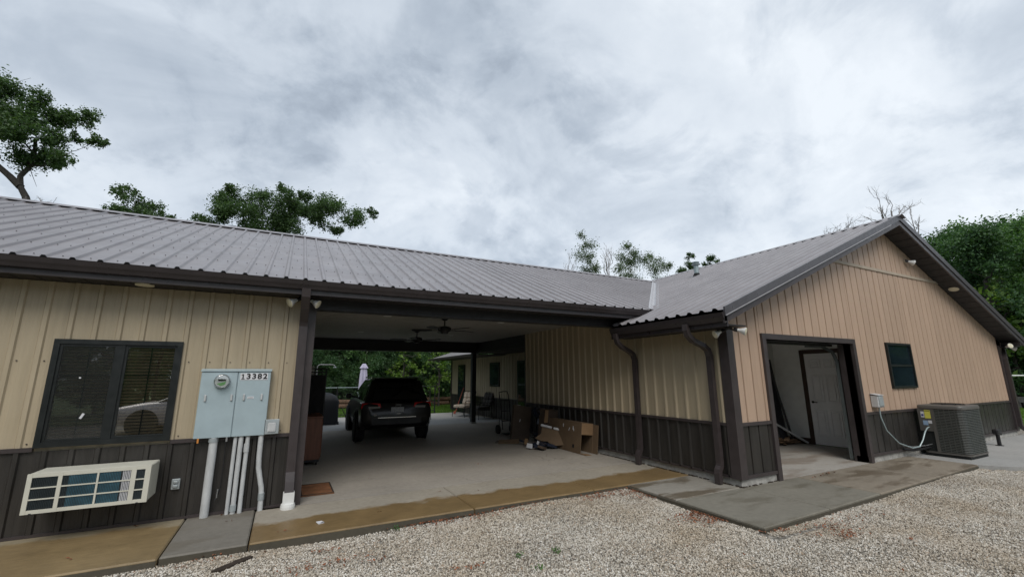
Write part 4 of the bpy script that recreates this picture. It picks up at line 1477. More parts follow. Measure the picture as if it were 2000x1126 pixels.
# ================================================================== CARPORT CONTENTS
def build_fan(loc, label, a0):
    t = thing('ceiling_fan', label, 'ceiling fan', loc, group='ceiling fans of the carport')
    x, y, z = loc
    MB().lathe([(.075, 0), (.07, -.03), (.035, -.055), (.012, -.06)], loc, 18).build('canopy', 'black_metal', t, True)
    MB().tube([(x, y, z - .05), (x, y, z - .17)], .013, 10).build('downrod', 'black_metal', t)
    MB().lathe([(.03, -.165), (.10, -.185), (.135, -.205), (.135, -.265), (.09, -.285), (.06, -.325), (.0, -.33)], loc, 22, cap=False).build('motor_housing', 'black_metal', t, True)
    for k in range(5):
        a = a0 + k * 2 * math.pi / 5
        m = MB()
        m.obox((.20, 0, -.255), (.16, .035, .010))
        T = Matrix.Translation(loc) @ Matrix.Rotation(a, 4, 'Z')
        b = m.xform(T).build('blade_arm', 'black_metal', t)
        pts = [(.26, -.045), (.34, -.062), (.60, -.070), (.665, -.045), (.67, .045), (.60, .070), (.34, .062), (.26, .045)]
        bl = MB().prism([(u, v, -.252 + v * .2) for u, v in pts], (0, 0, .007)).xform(T)
        bl.build('blade', 'black_metal', t)


build_fan((2.82, 8.40, 2.787), 'black ceiling fan nearer the front of the carport', .15)
build_fan((2.95, 11.0, 2.787), 'black ceiling fan further back in the carport', .5)


def ring(hw, y0, y1, z, r=0.18, n=5):
    pts = []
    for cx, cy, a0 in ((hw - r, y1 - r, 0), (-hw + r, y1 - r, 90), (-hw + r, y0 + r, 180), (hw - r, y0 + r, 270)):
        for k in range(n):
            a = R(a0 + 90 * k / (n - 1))
            pts.append((cx + r * math.cos(a), cy + r * math.sin(a), z))
    return pts


def loft(rings, cap=True):
    n = len(rings[0])
    vs = [p for r_ in rings for p in r_]
    fs = []
    for i in range(len(rings) - 1):
        fs += [(i * n + k, i * n + (k + 1) % n, (i + 1) * n + (k + 1) % n, (i + 1) * n + k) for k in range(n)]
    if cap:
        fs += [tuple(range(n - 1, -1, -1)), tuple((len(rings) - 1) * n + k for k in range(n))]
    return MB().add(vs, fs)


def section(y, ws, zs):
    r_ = [(w, y, z) for w, z in zip(ws, zs)]
    l_ = [(-w, y, z) for w, z in zip(reversed(ws), reversed(zs))]
    return r_ + l_


def build_car(root, paint, axles, stations, cabin, wheel_r, rear=True):
    """stations: lower body sections along y; cabin: list of (hw, y0, y1, z, corner radius)"""
    body = loft([section(*s) for s in stations]).build('body', paint, root, True, local=True)
    loft([ring(*c) for c in cabin]).build('cabin', 'tinted_glass', root, True, local=True)
    # roof skin
    hw, y0, y1, z, r_ = cabin[-1]
    loft([ring(hw + .015, y0 - .04, y1 + .05, z - .035, r_), ring(hw, y0, y1, z + .006, r_), ring(hw * .7, y0 + .2, y1 - .2, z + .022, r_)]).build('roof', paint, root, True, local=True)
    W = max(max(s[1]) for s in stations)
    for ya in axles:
        for s in (-1, 1):
            xo = s * (W - .005)
            ar = MB().lathe([(wheel_r + .075, -.03), (wheel_r + .075, .004), (wheel_r + .06, .006)], (0, 0, 0), 28, 'x').xform(Matrix.Translation((s * (W - .006), ya, wheel_r)) @ Matrix.Scale(s, 4, (1, 0, 0)))
            # keep only the part of the arch above the sill
            ar.build('wheel_arch', 'black_plastic', root, local=True)
            wr = MB().lathe([(wheel_r * .66, -.11), (wheel_r * .93, -.12), (wheel_r, -.10), (wheel_r, .10), (wheel_r * .93, .12), (wheel_r * .66, .11)], (0, 0, 0), 28, 'x')
            wr.xform(Matrix.Translation((s * (W - .085), ya, wheel_r)))
            wl = wr.build('wheel', 'tyre', root, True, local=True)
            rim = MB().lathe([(wheel_r * .67, .085), (wheel_r * .64, .10), (wheel_r * .58, .06), (wheel_r * .15, .07), (0.0, .085)], (0, 0, 0), 20, 'x', cap=False)
            for k in range(5):
                a = k * 2 * math.pi / 5
                rim.add([(.105, math.cos(a + d) * q * wheel_r, math.sin(a + d) * q * wheel_r) for q, d in ((.12, -.5), (.62, -.17), (.62, .17), (.12, .5))], [(0, 1, 2, 3)])
            rim.xform(Matrix.Translation((s * (W - .085), ya, wheel_r)) @ Matrix.Scale(s, 4, (1, 0, 0)))
            rim.build('rim', 'alloy', wl, True, local=True)
    return body


def build_suv():
    t = thing('parked_suv', 'black sport utility vehicle seen from behind, parked under the carport', 'car', (2.565, 11.12, 0), R(-3.2))
    st = [(0.0, [.55, .62, .68, .70, .66, .58], [.48, .52, .62, .80, .90, .95]),
          (.05, [.74, .80, .84, .85, .80, .70], [.42, .50, .60, .80, .93, .985]),
          (.20, [.80, .87, .868, .868, .86, .74], [.36, .44, .58, .82, .97, 1.02]),
          (.55, [.82, .85, .875, .875, .87, .76], [.32, .40, .56, .84, .99, 1.03]),
          (1.6, [.82, .845, .868, .868, .865, .76], [.30, .38, .56, .84, .99, 1.03]),
          (3.1, [.82, .845, .868, .868, .86, .75], [.30, .38, .56, .83, .985, 1.02]),
          (3.6, [.82, .85, .875, .90, .83, .68], [.31, .40, .56, .82, .96, 1.0]),
          (4.3, [.80, .87, .85, .87, .78, .62], [.34, .42, .56, .78, .90, .94]),
          (4.55, [.70, .77, .80, .78, .70, .55], [.42, .48, .58, .74, .84, .88]),
          (4.63, [.55, .62, .66, .64, .58, .45], [.50, .54, .60, .72, .79, .82])]
    cab = [(.79, .10, 3.45, .97, .22), (.775, .14, 3.2, 1.06, .22), (.70, .27, 2.75, 1.32, .2), (.615, .37, 2.25, 1.52, .18), (.56, .45, 2.1, 1.56, .16)]
    build_car(t, 'black_paint', (.93, 3.75), st, cab, .375)
    # body-coloured pillars at the rear corners
    for s in (-1, 1):
        MB().prism([(s * .78, .085, 1.00), (s * .62, .07, 1.00), (s * .50, .33, 1.51), (s * .61, .36, 1.51)], (0, .06, .02)).build('rear_pillar', 'black_paint', t, local=True)
        MB().tube([(s * .60, .55, 1.585), (s * .595, .7, 1.61), (s * .585, 1.9, 1.61), (s * .58, 2.05, 1.58)], .014, 6).build('roof_rail', 'chrome', t, local=True)
        lp = [(s * .40, -.012, .875), (s * .42, -.014, .975), (s * .84, .075, .985), (s * .86, .10, .86), (s * .70, .0, .852)]
        tl = MB().prism(lp, (0, .05, 0)).build('tail_light', 'red_lens', t, local=True)
        lw = [(s * .425, -.022, .862), (s * .42, -.022, .905), (s * .70, -.012, .90), (s * .68, -.012, .845)]
        MB().prism(lw, (0, .02, 0)).build('reversing_lamp', 'lens_white', tl, local=True)
        MB().prism([(s * .53, -.004, .545), (s * .53, -.004, .575), (s * .72, .03, .575), (s * .72, .03, .545)], (0, .04, 0)).build('reflector', 'red_lens', t, local=True)
        mr = MB().cbox(min(s * .88, s * 1.04), max(s * .88, s * 1.04), 2.78, 2.92, 1.00, 1.14, .03).build('side_mirror', 'black_paint', t, True, local=True)
        MB().tube([(s * .78, 2.84, 1.02), (s * .90, 2.84, 1.06)], .03, 8).build('mirror_arm', 'black_paint', mr, local=True)
        MB().box(min(s * .866, s * .882), max(s * .866, s * .882), 1.25, 3.2, .44, .52).build('sill_trim', 'chrome', t, local=True)
    MB().prism([(-.56, .28, 1.545), (.56, .28, 1.545), (.58, .50, 1.575), (-.58, .50, 1.575)], (0, .01, .03)).build('spoiler', 'black_paint', t, local=True)
    MB().prism([(0.0, .72, 1.57), (0.0, .86, 1.57), (0, .84, 1.63)], (.02, 0, 0)).build('antenna_fin', 'black_plastic', t, local=True)
    MB().prism([(-.60, .058, 1.05), (.60, .058, 1.05), (.50, .292, 1.49), (-.50, .292, 1.49)], (0, .02, .01)).build('rear_window', 'tinted_glass', t, True, local=True)
    MB().box(-.46, .46, -.020, .01, .625, .640).build('bumper_strip', 'chrome', t, local=True)
    MB().box(-.60, .60, -.012, .05, .47, .615).build('bumper', 'black_plastic', t, local=True)
    pl = MB().box(-.155, .155, -.016, .0, .755, .875).build('licence_plate', 'plate_white', t, local=True)
    MB().box(-.02, .08, -.018, -.001, .715, .722).build('tailgate_handle', 'chrome', t, local=True)
    bd = text_mesh('Jeep', .085, .002, .0008)
    bd.xform(Matrix.Translation((.02, -.010, .935)) @ Matrix.Rotation(R(90), 4, 'X')).build('badge', 'lens_white', t, local=True)
    em = MB().lathe([(.030, -.012), (.030, -.006)], (0, 0, 0), 14, 'y').xform(Matrix.Translation((-.53, .0, .70)) @ Matrix.Diagonal((1.3, 1, 1, 1)))
    em.build('badge', 'lens_white', t, local=True)


build_suv()


def build_silver_car():
    # stands behind the photographer; seen mirrored in the left window
    t = thing('silver_car', 'silver car seen only as a reflection in the left window', 'car', (-.15, -5.2, -.09), R(90))
    st = [(0.0, [.50, .58, .62, .62, .58, .45], [.50, .54, .62, .80, .90, .94]),
          (.10, [.74, .80, .84, .84, .78, .62], [.36, .44, .58, .82, .95, .99]),
          (.5, [.80, .86, .90, .89, .84, .70], [.28, .38, .56, .84, .97, 1.0]),
          (1.6, [.80, .86, .89, .89, .84, .70], [.26, .36, .56, .84, .97, 1.0]),
          (3.1, [.80, .86, .89, .89, .83, .70], [.26, .36, .56, .82, .95, .98]),
          (3.7, [.80, .87, .90, .88, .80, .60], [.28, .38, .56, .80, .90, .95]),
          (4.3, [.76, .82, .85, .82, .72, .5], [.32, .40, .55, .72, .80, .84]),
          (4.55, [.6, .66, .68, .65, .55, .4], [.40, .46, .54, .66, .72, .75])]
    cab = [(.76, .30, 3.5, .95, .22), (.74, .42, 3.25, 1.05, .2), (.66, .75, 2.8, 1.30, .2), (.60, 1.0, 2.4, 1.42, .18)]
    build_car(t, 'silver_paint', (.85, 3.65), st, cab, .34)
    for s in (-1, 1):
        MB().prism([(s * .45, 4.55, .66), (s * .80, 4.32, .70), (s * .78, 4.30, .62), (s * .45, 4.56, .60)], (0, -.03, .02)).build('headlight', 'lens_white', t, local=True)


build_silver_car()


def build_carport_left():
    c = thing('wooden_cabinet', 'reddish brown wooden cabinet against the left side of the carport', 'cabinet', (.55, 9.7, 0))
    MB().cbox(.36, .715, 9.25, 10.2, .10, .85, .008).build('carcass', 'cabinet_wood', c)
    MB().box(.345, .728, 9.235, 10.22, .852, .876).build('top', 'cabinet_wood', c)
    MB().box(.37, .705, 9.262, 10.19, .06, .098).build('base', 'black_plastic', c)
    for a, b in ((9.28, 9.71), (9.735, 10.17)):
        d = MB().cbox(.716, .732, a, b, .13, .82, .005).build('cabinet_door', 'cabinet_wood', c)
        MB().tube([(.745, (a + b) / 2, .55), (.745, (a + b) / 2, .65)], .007, 6).build('handle', 'black_metal', d)
    for x in (.40, .67):
        for y in (9.32, 10.12):
            MB().lathe([(.03, -.012), (.03, .012)], (x, y, .03), 10, 'x').build('caster', 'black_plastic', c)
    k = thing('covered_rack', 'tall black metal rack draped in black cloth behind the wooden cabinet', 'rack', (.58, 10.9, 0))
    fr = MB()
    X, Y = (.37, .80), (10.3, 11.5)
    for x in X:
        for y in Y:
            fr.tube([(x, y, 0), (x, y, 1.80)], .014, 6)
    fr.build('frame', 'black_metal', k)
    rl = MB()
    for z in (1.79, 1.72):
        for x in X:
            rl.tube([(x, Y[0], z), (x, Y[1], z)], .010, 6)
        for y in Y:
            rl.tube([(X[0], y, z), (X[1], y, z)], .010, 6)
    rl.build('top_rail', 'black_metal', k)
    rng = random.Random(4)
    prof = []
    for i in range(25):
        prof.append(rng.uniform(-.012, .012))
    cl = MB()
    path = [(X[0], Y[0])] + [(X[0] + (X[1] - X[0]) * i / 6, Y[0]) for i in range(1, 7)] + [(X[1], Y[0] + (Y[1] - Y[0]) * i / 14) for i in range(1, 15)]
    vs, fs = [], []
    for i, (x, y) in enumerate(path):
        o = prof[i % 25]
        for z in (0.10, .9, 1.66):
            vs.append((x + (o if i > 6 else 0), y + (o if i <= 6 else 0) - (.018 if i <= 6 else 0), z))
    for i in range(len(path) - 1):
        for j in range(2):
            fs.append((i * 3 + j, i * 3 + 3 + j, i * 3 + 4 + j, i * 3 + 1 + j))
    cl.add(vs, fs).build('cloth', 'rack_fabric', k)
    b = thing('white_jar', 'white lidded jar on top of the black draped rack', 'jar', (.52, 10.6, 1.66))
    MB().box(.38, .79, 10.31, 11.49, 1.642, 1.655).build('shelf', 'black_metal', k)
    MB().lathe([(.06, 1.656), (.068, 1.70), (.068, 1.79), (.05, 1.82)], (.50, 10.5, 0), 16).build('jar', 'white_paint', b, True)
    MB().lathe([(.075, 1.82), (.075, 1.84), (.03, 1.855)], (.50, 10.5, 0), 16).build('lid', 'white_paint', b, True)
    s = thing('shower_arm', 'curved white pipe arm rising beyond the black rack', 'pipe', (1.05, 15.6, 0))
    MB().tube([(.93, 15.6, 0), (.93, 15.6, 1.96), (.96, 15.6, 2.0), (1.0, 15.6, 2.02), (1.40, 15.6, 2.02), (1.44, 15.6, 2.0), (1.46, 15.6, 1.955)], .018, 8).build('pipe', 'white_paint', s, True)
    MB().lathe([(.015, 1.96), (.06, 1.93), (.06, 1.918)], (1.46, 15.6, 0), 14).build('shower_head', 'steel', s, True)
    m = thing('doormat', 'rusty brown doormat at the carport corner post', 'mat', (.55, 7.3, 0))
    MB().cbox(.335, .765, 6.93, 7.62, .002, .018, .005).build('pile', 'mat_brown', m)
    mm = MB()
    for q in ((.335, .765, 6.93, 6.955), (.335, .765, 7.595, 7.62), (.335, .355, 6.955, 7.595), (.745, .765, 6.955, 7.595)):
        mm.box(q[0], q[1], q[2], q[3], .0185, .021)
    mm.build('border', 'stake_wood', m)


build_carport_left()


def build_boxes():
    def carton(name, label, c, size, rot, mt, flaps=None, tape=True, marks=()):
        t = thing(name, label, 'box', c, group=None)
        T = Matrix.Translation(c) @ Euler(rot).to_matrix().to_4x4()
        sx, sy, sz = size
        m = MB()
        w = .008
        m.box(-sx / 2, -sx / 2 + w, -sy / 2, sy / 2, 0, sz).box(sx / 2 - w, sx / 2, -sy / 2, sy / 2, 0, sz)
        m.box(-sx / 2 + w, sx / 2 - w, sy / 2 - w, sy / 2, 0, sz)
        m.box(-sx / 2 + w, sx / 2 - w, -sy / 2 + w, sy / 2 - w, 0, w).box(-sx / 2 + w, sx / 2 - w, -sy / 2 + w, sy / 2 - w, sz - w, sz)
        if flaps is None:
            m.box(-sx / 2 + w, sx / 2 - w, -sy / 2, -sy / 2 + w, 0, sz)
        m.xform(T).build('carton', mt, t)
        if flaps:
            for a, b, c_, d in flaps:
                MB().box(a * sx, b * sx, -sy / 2, -sy / 2 + w, c_ * sz, d * sz).xform(T).build('flap', 'cardboard_light', t)
        for (u, v, du, dv, rr) in marks:
            MB().obox((-sx / 2 - .002, u * sy, v * sz), (.003, du, dv), (rr, 0, 0)).xform(T).build('tape', 'foam_white', t)
        return t
    # tall flat carton leaning on the wall (plane roughly faces the camera)
    t = thing('flat_carton', 'tall dark brown flat carton leaning against the wall behind the hand truck', 'box', (5.5, 9.95, 0))
    T = Matrix.Translation((5.22, 10.12, 0.015)) @ Matrix.Rotation(R(-6), 4, 'Z') @ Matrix.Rotation(R(10), 4, 'Y') @ Matrix.Rotation(R(-9), 4, 'X')
    MB().cbox(0, .50, 0, .11, 0, .90, .004).xform(T).build('carton', 'cardboard_dark', t)
    MB().obox((.20, -.002, .52), (.018, .002, .07), (0, R(12), 0)).xform(T).build('tape', 'sticker_white', t)
    MB().box(.10, .18, -.002, .05, .901, .906).xform(T).build('label', 'sticker_white', t)
    # long open carton, lying on its long side against the wall
    t = thing('open_carton', 'long open cardboard carton lying against the wall, nearest the front', 'box', (5.8, 8.3, 0))
    A, B = Vector((5.64, 7.74, 0)), Vector((5.70, 9.15, 0))
    L = (B - A).length
    ang = math.atan2((B - A).y, (B - A).x)
    T = Matrix.Translation((5.62, 7.74, .004)) @ Matrix.Rotation(ang - R(90) + 0.0, 4, 'Z') @ Matrix.Rotation(R(6), 4, 'Y')
    sx, sy, sz, w = .30, 1.42, .63, .008
    m = MB().box(0, w, 0, sy, 0, sz).box(sx - w, sx, 0, sy, 0, sz).box(w, sx - w, 0, sy, 0, w).box(w, sx - w, 0, sy, sz - w, sz).box(w, sx - w, sy - w, sy, w, sz - w)
    m.xform(T).build('carton', 'cardboard', t)
    MB().box(w, sx - w, .002, .010, sz * .62, sz - w).xform(T).build('flap', 'cardboard_light', t)
    MB().box(sx, sx + .008, -.18, 0, .02, sz - .02).xform(T).build('flap', 'cardboard', t)
    MB().obox((w / 2, -.10, -.003 + .012), (sx * .02, .2, .008)).obox((sx / 2, -.10, .010), (sx - .02, .2, .006), (R(0), 0, 0)).xform(T).build('flap', 'cardboard_light', t)
    for (y, z, a) in ((.32, .50, .2), (.47, .46, .5), (.72, .52, 0), (.30, .47, -.4)):
        MB().obox((-.002, y, z), (.003, .02, .07), (a, 0, 0)).xform(T).build('tape', 'sticker_white', t)
    MB().obox((-.002, .28, .13), (.003, .07, .07)).xform(T).build('print_mark', 'ink_black', t)
    # upright carton behind
    t = thing('upright_carton', 'upright cardboard carton end standing behind the torn cardboard', 'box', (5.75, 9.25, 0))
    MB().obox((5.80, 9.28, .41), (.30, .34, .80), (R(4), R(4), R(8))).build('carton', 'cardboard_dark', t)
    MB().obox((5.70, 9.09, .66), (.22, .01, .30), (R(4), R(4), R(8))).build('flap', 'cardboard_light', t)
    # torn sheet with two white foam bars
    t = thing('torn_cardboard', 'torn cardboard sheet with white foam bars leaning on the cartons', 'cardboard', (5.4, 8.9, 0))
    T = Matrix.Translation((5.30, 9.05, .20)) @ Matrix.Rotation(R(-62), 4, 'Z') @ Matrix.Rotation(R(9), 4, 'Y') @ Matrix.Rotation(R(-35), 4, 'X')
    pts = [(0, 0, 0), (.18, 0, -.03), (.34, 0, .0), (.52, 0, -.06), (.74, 0, .02), (.78, 0, .20), (.70, 0, .32), (.05, 0, .30), (.10, 0, .14)]
    MB().prism(pts, (0, .008, 0)).xform(T).build('sheet', 'cardboard', t)
    for a, b in ((.02, .30), (.36, .70)):
        MB().cbox(a, b, -.03, .02, .31, .36, .006).xform(T).build('foam_bar', 'foam_white', t)
    # heap of packing waste on the floor in front
    t = thing('packing_waste', 'heap of dark plastic and small printed boxes on the carport floor', 'waste', (5.3, 9.0, 0))
    rng = random.Random(8)
    for i in range(9):
        x, y = 5.08 + rng.random() * .45, 8.55 + rng.random() * .95
        s = rng.uniform(.10, .26)
        mt = ['plastic_bag', 'plastic_bag', 'cardboard_dark', 'plastic_bag', 'cardboard'][i % 5]
        MB().obox((x, y, .05 + rng.random() * .05), (s, s * rng.uniform(.6, 1.3), rng.uniform(.03, .08)), (rng.uniform(-.3, .3), rng.uniform(-.3, .3), rng.uniform(0, 3))).build('scrap', mt, t)
    MB().obox((5.02, 8.82, .075), (.012, .16, .10), (0, R(12), R(20))).build('printed_label', 'sticker_white', t)
    MB().obox((5.06, 9.05, .14), (.012, .09, .12), (0, R(12), R(10))).build('printed_label', 'cardboard_light', t)
    MB().obox((5.12, 8.62, .16), (.012, .06, .07), (R(20), R(12), R(10))).build('printed_label', 'sticker_white', t)
    t = thing('plastic_wrap', 'crumpled clear plastic wrap between the tall cartons', 'plastic', (5.7, 9.7, 0))
    rng = random.Random(5)
    for i in range(6):
        MB().obox((5.62 + rng.random() * .25, 9.5 + rng.random() * .3, .08 + i * .13), (.2, .2, .13), (rng.random(), rng.random(), rng.random())).build('fold', 'plastic_bag', t)
    t = thing('flattened_carton', 'flattened cardboard with white tape on the floor by the hand truck', 'cardboard', (5.05, 10.0, 0))
    MB().obox((5.04, 10.0, .02), (.55, .30, .02), (R(2), R(-3), R(-38))).build('sheet', 'cardboard_dark', t)
    MB().obox((5.00, 9.80, .05), (.50, .20, .02), (R(16), R(-2), R(-34))).build('sheet', 'cardboard', t)
    MB().obox((4.93, 9.98, .038), (.16, .05, .006), (R(2), R(-3), R(-38))).build('tape', 'foam_white', t)


build_boxes()


def build_hand_truck():
    t = thing('hand_truck', 'black two-wheeled hand truck leaning by the porch corner', 'hand truck', (5.75, 11.5, 0))
    fr = MB()
    x0, x1 = 5.64, 5.93
    lean = lambda z: 11.45 + .18 * z
    pts = [(x0 + .02, lean(.12), .12), (x0, lean(.9), .9), (x0 - .01, lean(1.06), 1.06), (x0 + .0 - .06, lean(1.13) - .10, 1.15), (x0 + .06, lean(1.15) - .14, 1.18), (x1 - .09, lean(1.15) - .10, 1.17), (x1 + .0, lean(1.06), 1.06), (x1, lean(.9), .9), (x1, lean(.12), .12)]
    fr.tube(pts, .014, 8)
    fr.build('frame', 'black_metal', t, True)
    for z in (.35, .62, .92):
        MB().tube([(x0, lean(z), z), (x1, lean(z), z)], .011, 6).build('crossbar', 'black_metal', t)
    for x in (x0 - .02, x1 + .02):
        MB().tube([(x, lean(.5) - .01, .5), (x, lean(.3) + .13, .3), (x, lean(.12) + .12, .14)], .010, 6).build('brace', 'black_metal', t)
        w = MB().lathe([(.07, -.035), (.118, -.035), (.125, -.02), (.125, .02), (.118, .035), (.07, .035)], (x + (-.06 if x < 5.7 else .05), 11.58, .125), 20, 'x').build('wheel', 'tyre', t, True)
        MB().lathe([(.07, -.03), (.07, .03)], (x + (-.06 if x < 5.7 else .05), 11.58, .125), 14, 'x').build('hub', 'black_metal', w)
    MB().box(x0 - .02, x1 + .02, 11.22, 11.46, .02, .032).build('toe_plate', 'black_metal', t)


build_hand_truck()


def build_chair(loc, rotz, label, cush):
    t = thing('patio_chair', label, 'chair', loc, rotz, group='patio chairs behind the carport')
    # local: faces -y, x across
    for s in (-1, 1):
        MB().tube([(s * .33, -.34, 0), (s * .33, -.33, .36), (s * .33, -.30, .60), (s * .33, -.22, .635), (s * .33, .16, .62), (s * .33, .26, .56)], .012, 6).build('front_leg', 'black_metal', t, local=True)
        MB().tube([(s * .31, .36, 0), (s * .31, .26, .36), (s * .31, .30, .60), (s * .30, .44, 1.0)], .012, 6).build('rear_leg', 'black_metal', t, local=True)
    MB().tube([(-.33, -.33, .34), (.33, -.33, .34)], .011, 6).tube([(-.31, .27, .34), (.31, .27, .34)], .011, 6).tube([(-.30, .44, 1.0), (.30, .44, 1.0)], .011, 6).tube([(-.32, -.33, .34), (-.31, .27, .34)], .011, 6).tube([(.32, -.33, .34), (.31, .27, .34)], .011, 6).build('frame', 'black_metal', t, local=True)
    for k in range(2):
        MB().cbox(-.30 + k * .303, -.003 + k * .303, -.34, .24, .355, .48, .03).build('seat_cushion', cush, t, True, local=True)
    T = Matrix.Translation((0, .22, .49)) @ Matrix.Rotation(R(-17), 4, 'X')
    for k in range(3):
        for j in range(2):
            MB().cbox(-.30 + k * .2, -.104 + k * .2, -.02, .10, j * .26, j * .26 + .256, .035).xform(T).build('back_cushion', cush, t, True, local=True)
    return t


build_chair((6.75, 17.35, -.008), R(-62), 'beige cushioned patio chair beyond the rear carport post', 'cushion_beige')
build_chair((6.95, 16.0, -.008), R(-80), 'dark cushioned patio chair just right of the rear carport post', 'cushion_dark')
build_chair((4.75, 17.0, -.008), R(100), 'black patio chair beside the parked vehicle on the patio', 'cushion_dark')


def build_patio():
    g = thing('covered_grill', 'barbecue grill under a dark grey fitted cover on the patio', 'grill', (1.55, 17.0, 0))
    rings = []
    for hw, y0, y1, z, r_ in ((.60, 16.65, 17.35, .02, .08), (.59, 16.68, 17.32, .55, .10), (.60, 16.66, 17.34, .82, .12), (.50, 16.72, 17.28, 1.02, .14), (.30, 16.8, 17.2, 1.12, .14), (.10, 16.95, 17.05, 1.15, .04)):
        rings.append([(x + 1.20, y, z * .95) for x, y, z in ring(hw, y0, y1, z, r_)])
    loft(rings).build('cover', 'grill_cover', g, True)
    for x in (.75, 1.80):
        MB().lathe([(.05, -.02), (.05, .02)], (x, 16.72, .045), 12, 'x').build('wheel', 'black_plastic', g)
    MB().tube([(1.86, 16.75, .60), (2.02, 16.7, .30), (2.08, 16.7, .02)], .012, 6).build('folding_leg', 'black_metal', g)
    u = thing('patio_umbrella', 'closed pale lavender patio umbrella behind the parked vehicle', 'umbrella', (3.02, 19.2, 0))
    x, y = 2.94, 19.2
    MB().tube([(x, y, .05), (x, y, 2.16)], .02, 8).build('pole', 'black_metal', u)
    MB().lathe([(.26, 0), (.26, .04), (.20, .07), (.04, .09), (.035, .2)], (x, y, -.005), 18).build('base', 'black_metal', u)
    n = 16
    vs, fs = [], []
    for i, (r_, z) in enumerate(((.16, .95), (.155, 1.3), (.14, 1.7), (.11, 1.95), (.085, 2.03))):
        for k in range(n):
            a = 2 * math.pi * k / n
            q = r_ * (1.12 if k % 2 else .72)
            vs.append((x + q * math.cos(a), y + q * math.sin(a), z))
    for i in range(4):
        fs += [(i * n + k, i * n + (k + 1) % n, (i + 1) * n + (k + 1) % n, (i + 1) * n + k) for k in range(n)]
    MB().add(vs, fs).build('canopy', 'umbrella_cloth', u)
    vs, fs = [], []
    for i, (r_, z) in enumerate(((.165, 1.98), (.12, 2.06), (.07, 2.15), (.045, 2.17))):
        for k in range(n):
            a = 2 * math.pi * k / n
            q = r_ * (1.12 if k % 2 else .75)
            vs.append((x + q * math.cos(a), y + q * math.sin(a), z))
    for i in range(3):
        fs += [(i * n + k, i * n + (k + 1) % n, (i + 1) * n + (k + 1) % n, (i + 1) * n + k) for k in range(n)]
    fs.append(tuple(3 * n + k for k in range(n)))
    MB().add(vs, fs).build('vent_cap', 'umbrella_cloth', u)
    s = thing('garden_tool', 'red-handled garden tool leaning on the wall beside the beige chair', 'tool', (7.1, 18.9, 0))
    MB().tube([(6.85, 18.7, .0), (7.33, 18.9, 1.12)], .018, 6).build('handle', 'red_handle', s)
    MB().obox((6.84, 18.7, .06), (.03, .2, .12), (0, R(20), 0)).build('blade', 'red_handle', s)
    # low log wall at the wood's edge
    rng = random.Random(3)
    for i, (x0, x1, y, z) in enumerate(((5.6, 8.6, 24.5, .12), (6.2, 9.6, 24.6, .34), (1.2, 3.4, 24.2, .14), (1.5, 3.2, 24.3, .36), (8.7, 12, 24.8, .13))):
        m = MB().tube([(x0, y, z), ((x0 + x1) / 2, y + .1, z + .02), (x1, y + .05, z)], [.13, .12, .11], 9)
        o = tag(m.build('log', 'log_wood', None, True),
                ['lower weathered log at the wood edge right of the parked vehicle', 'upper weathered log stacked at the wood edge right of the parked vehicle', 'lower log at the wood edge left of the parked vehicle', 'upper log at the wood edge left of the parked vehicle', 'weathered log at the wood edge behind the porch'][i], 'log', 'logs along the wood edge')


build_patio()


def build_fence():
    t = thing('chain_link_fence', 'black chain link fence with top rail at the back of the patio', 'fence', (3, 19.6, 0))
    y = 19.62
    xs = [-4.0, -2.0, 0.2, 2.0, 3.8, 5.45, 6.2]
    for x in xs:
        MB().tube([(x, y, -.05), (x, y, 1.20)], .03 if x > 5 else .024, 8).build('post', 'black_metal', t)
    MB().tube([(-4, y, 1.19), (5.45, y, 1.19)], .014, 8).build('top_rail', 'vent_grey', t)
    MB().tube([(-4, y, .08), (5.45, y, .08)], .012, 6).build('bottom_rail', 'black_metal', t)
    MB().tube([(5.55, y, 1.19), (6.2, y, 1.19)], .016, 6).tube([(5.55, y, .12), (6.2, y, .12)], .016, 6).tube([(5.55, y, .12), (5.55, y, 1.19)], .016, 6).tube([(5.98, y, .12), (5.98, y, 1.19)], .012, 6).build('gate_frame', 'black_metal', t)
    vs, fs = [], []
    h, s, w = 1.1, .085, .0032
    x = -5.2
    while x < 5.5:
        for sg in (1, -1):
            xa, xb = (x, x + h) if sg > 0 else (x + h, x)
            for (a, b) in ((xa, xb),):
                z0, z1 = .09, 1.18
                # clip to the run
                lo, hi = -4.0, 5.45
                t0, t1 = 0.0, 1.0
                dx = b - a
                for lim, sign in ((lo, 1), (hi, -1)):
                    va, vb = (a - lim) * sign, (b - lim) * sign
                    if va < 0 and vb < 0:
                        t0, t1 = 1, 0
                    elif va < 0:
                        t0 = max(t0, va / (va - vb))
                    elif vb < 0:
                        t1 = min(t1, va / (va - vb))
                if t1 - t0 < .02:
                    continue
                p = Vector((a + dx * t0, y + .002 * sg, z0 + (z1 - z0) * t0))
                q = Vector((a + dx * t1, y + .002 * sg, z0 + (z1 - z0) * t1))
                o = len(vs)
                vs += [p + Vector((-w, 0, 0)), p + Vector((w, 0, 0)), q + Vector((w, 0, 0)), q + Vector((-w, 0, 0))]
                fs.append((o, o + 1, o + 2, o + 3))
        x += s
    MB().add(vs, fs).build('wire_mesh', 'black_metal', t, kind='stuff')


build_fence()


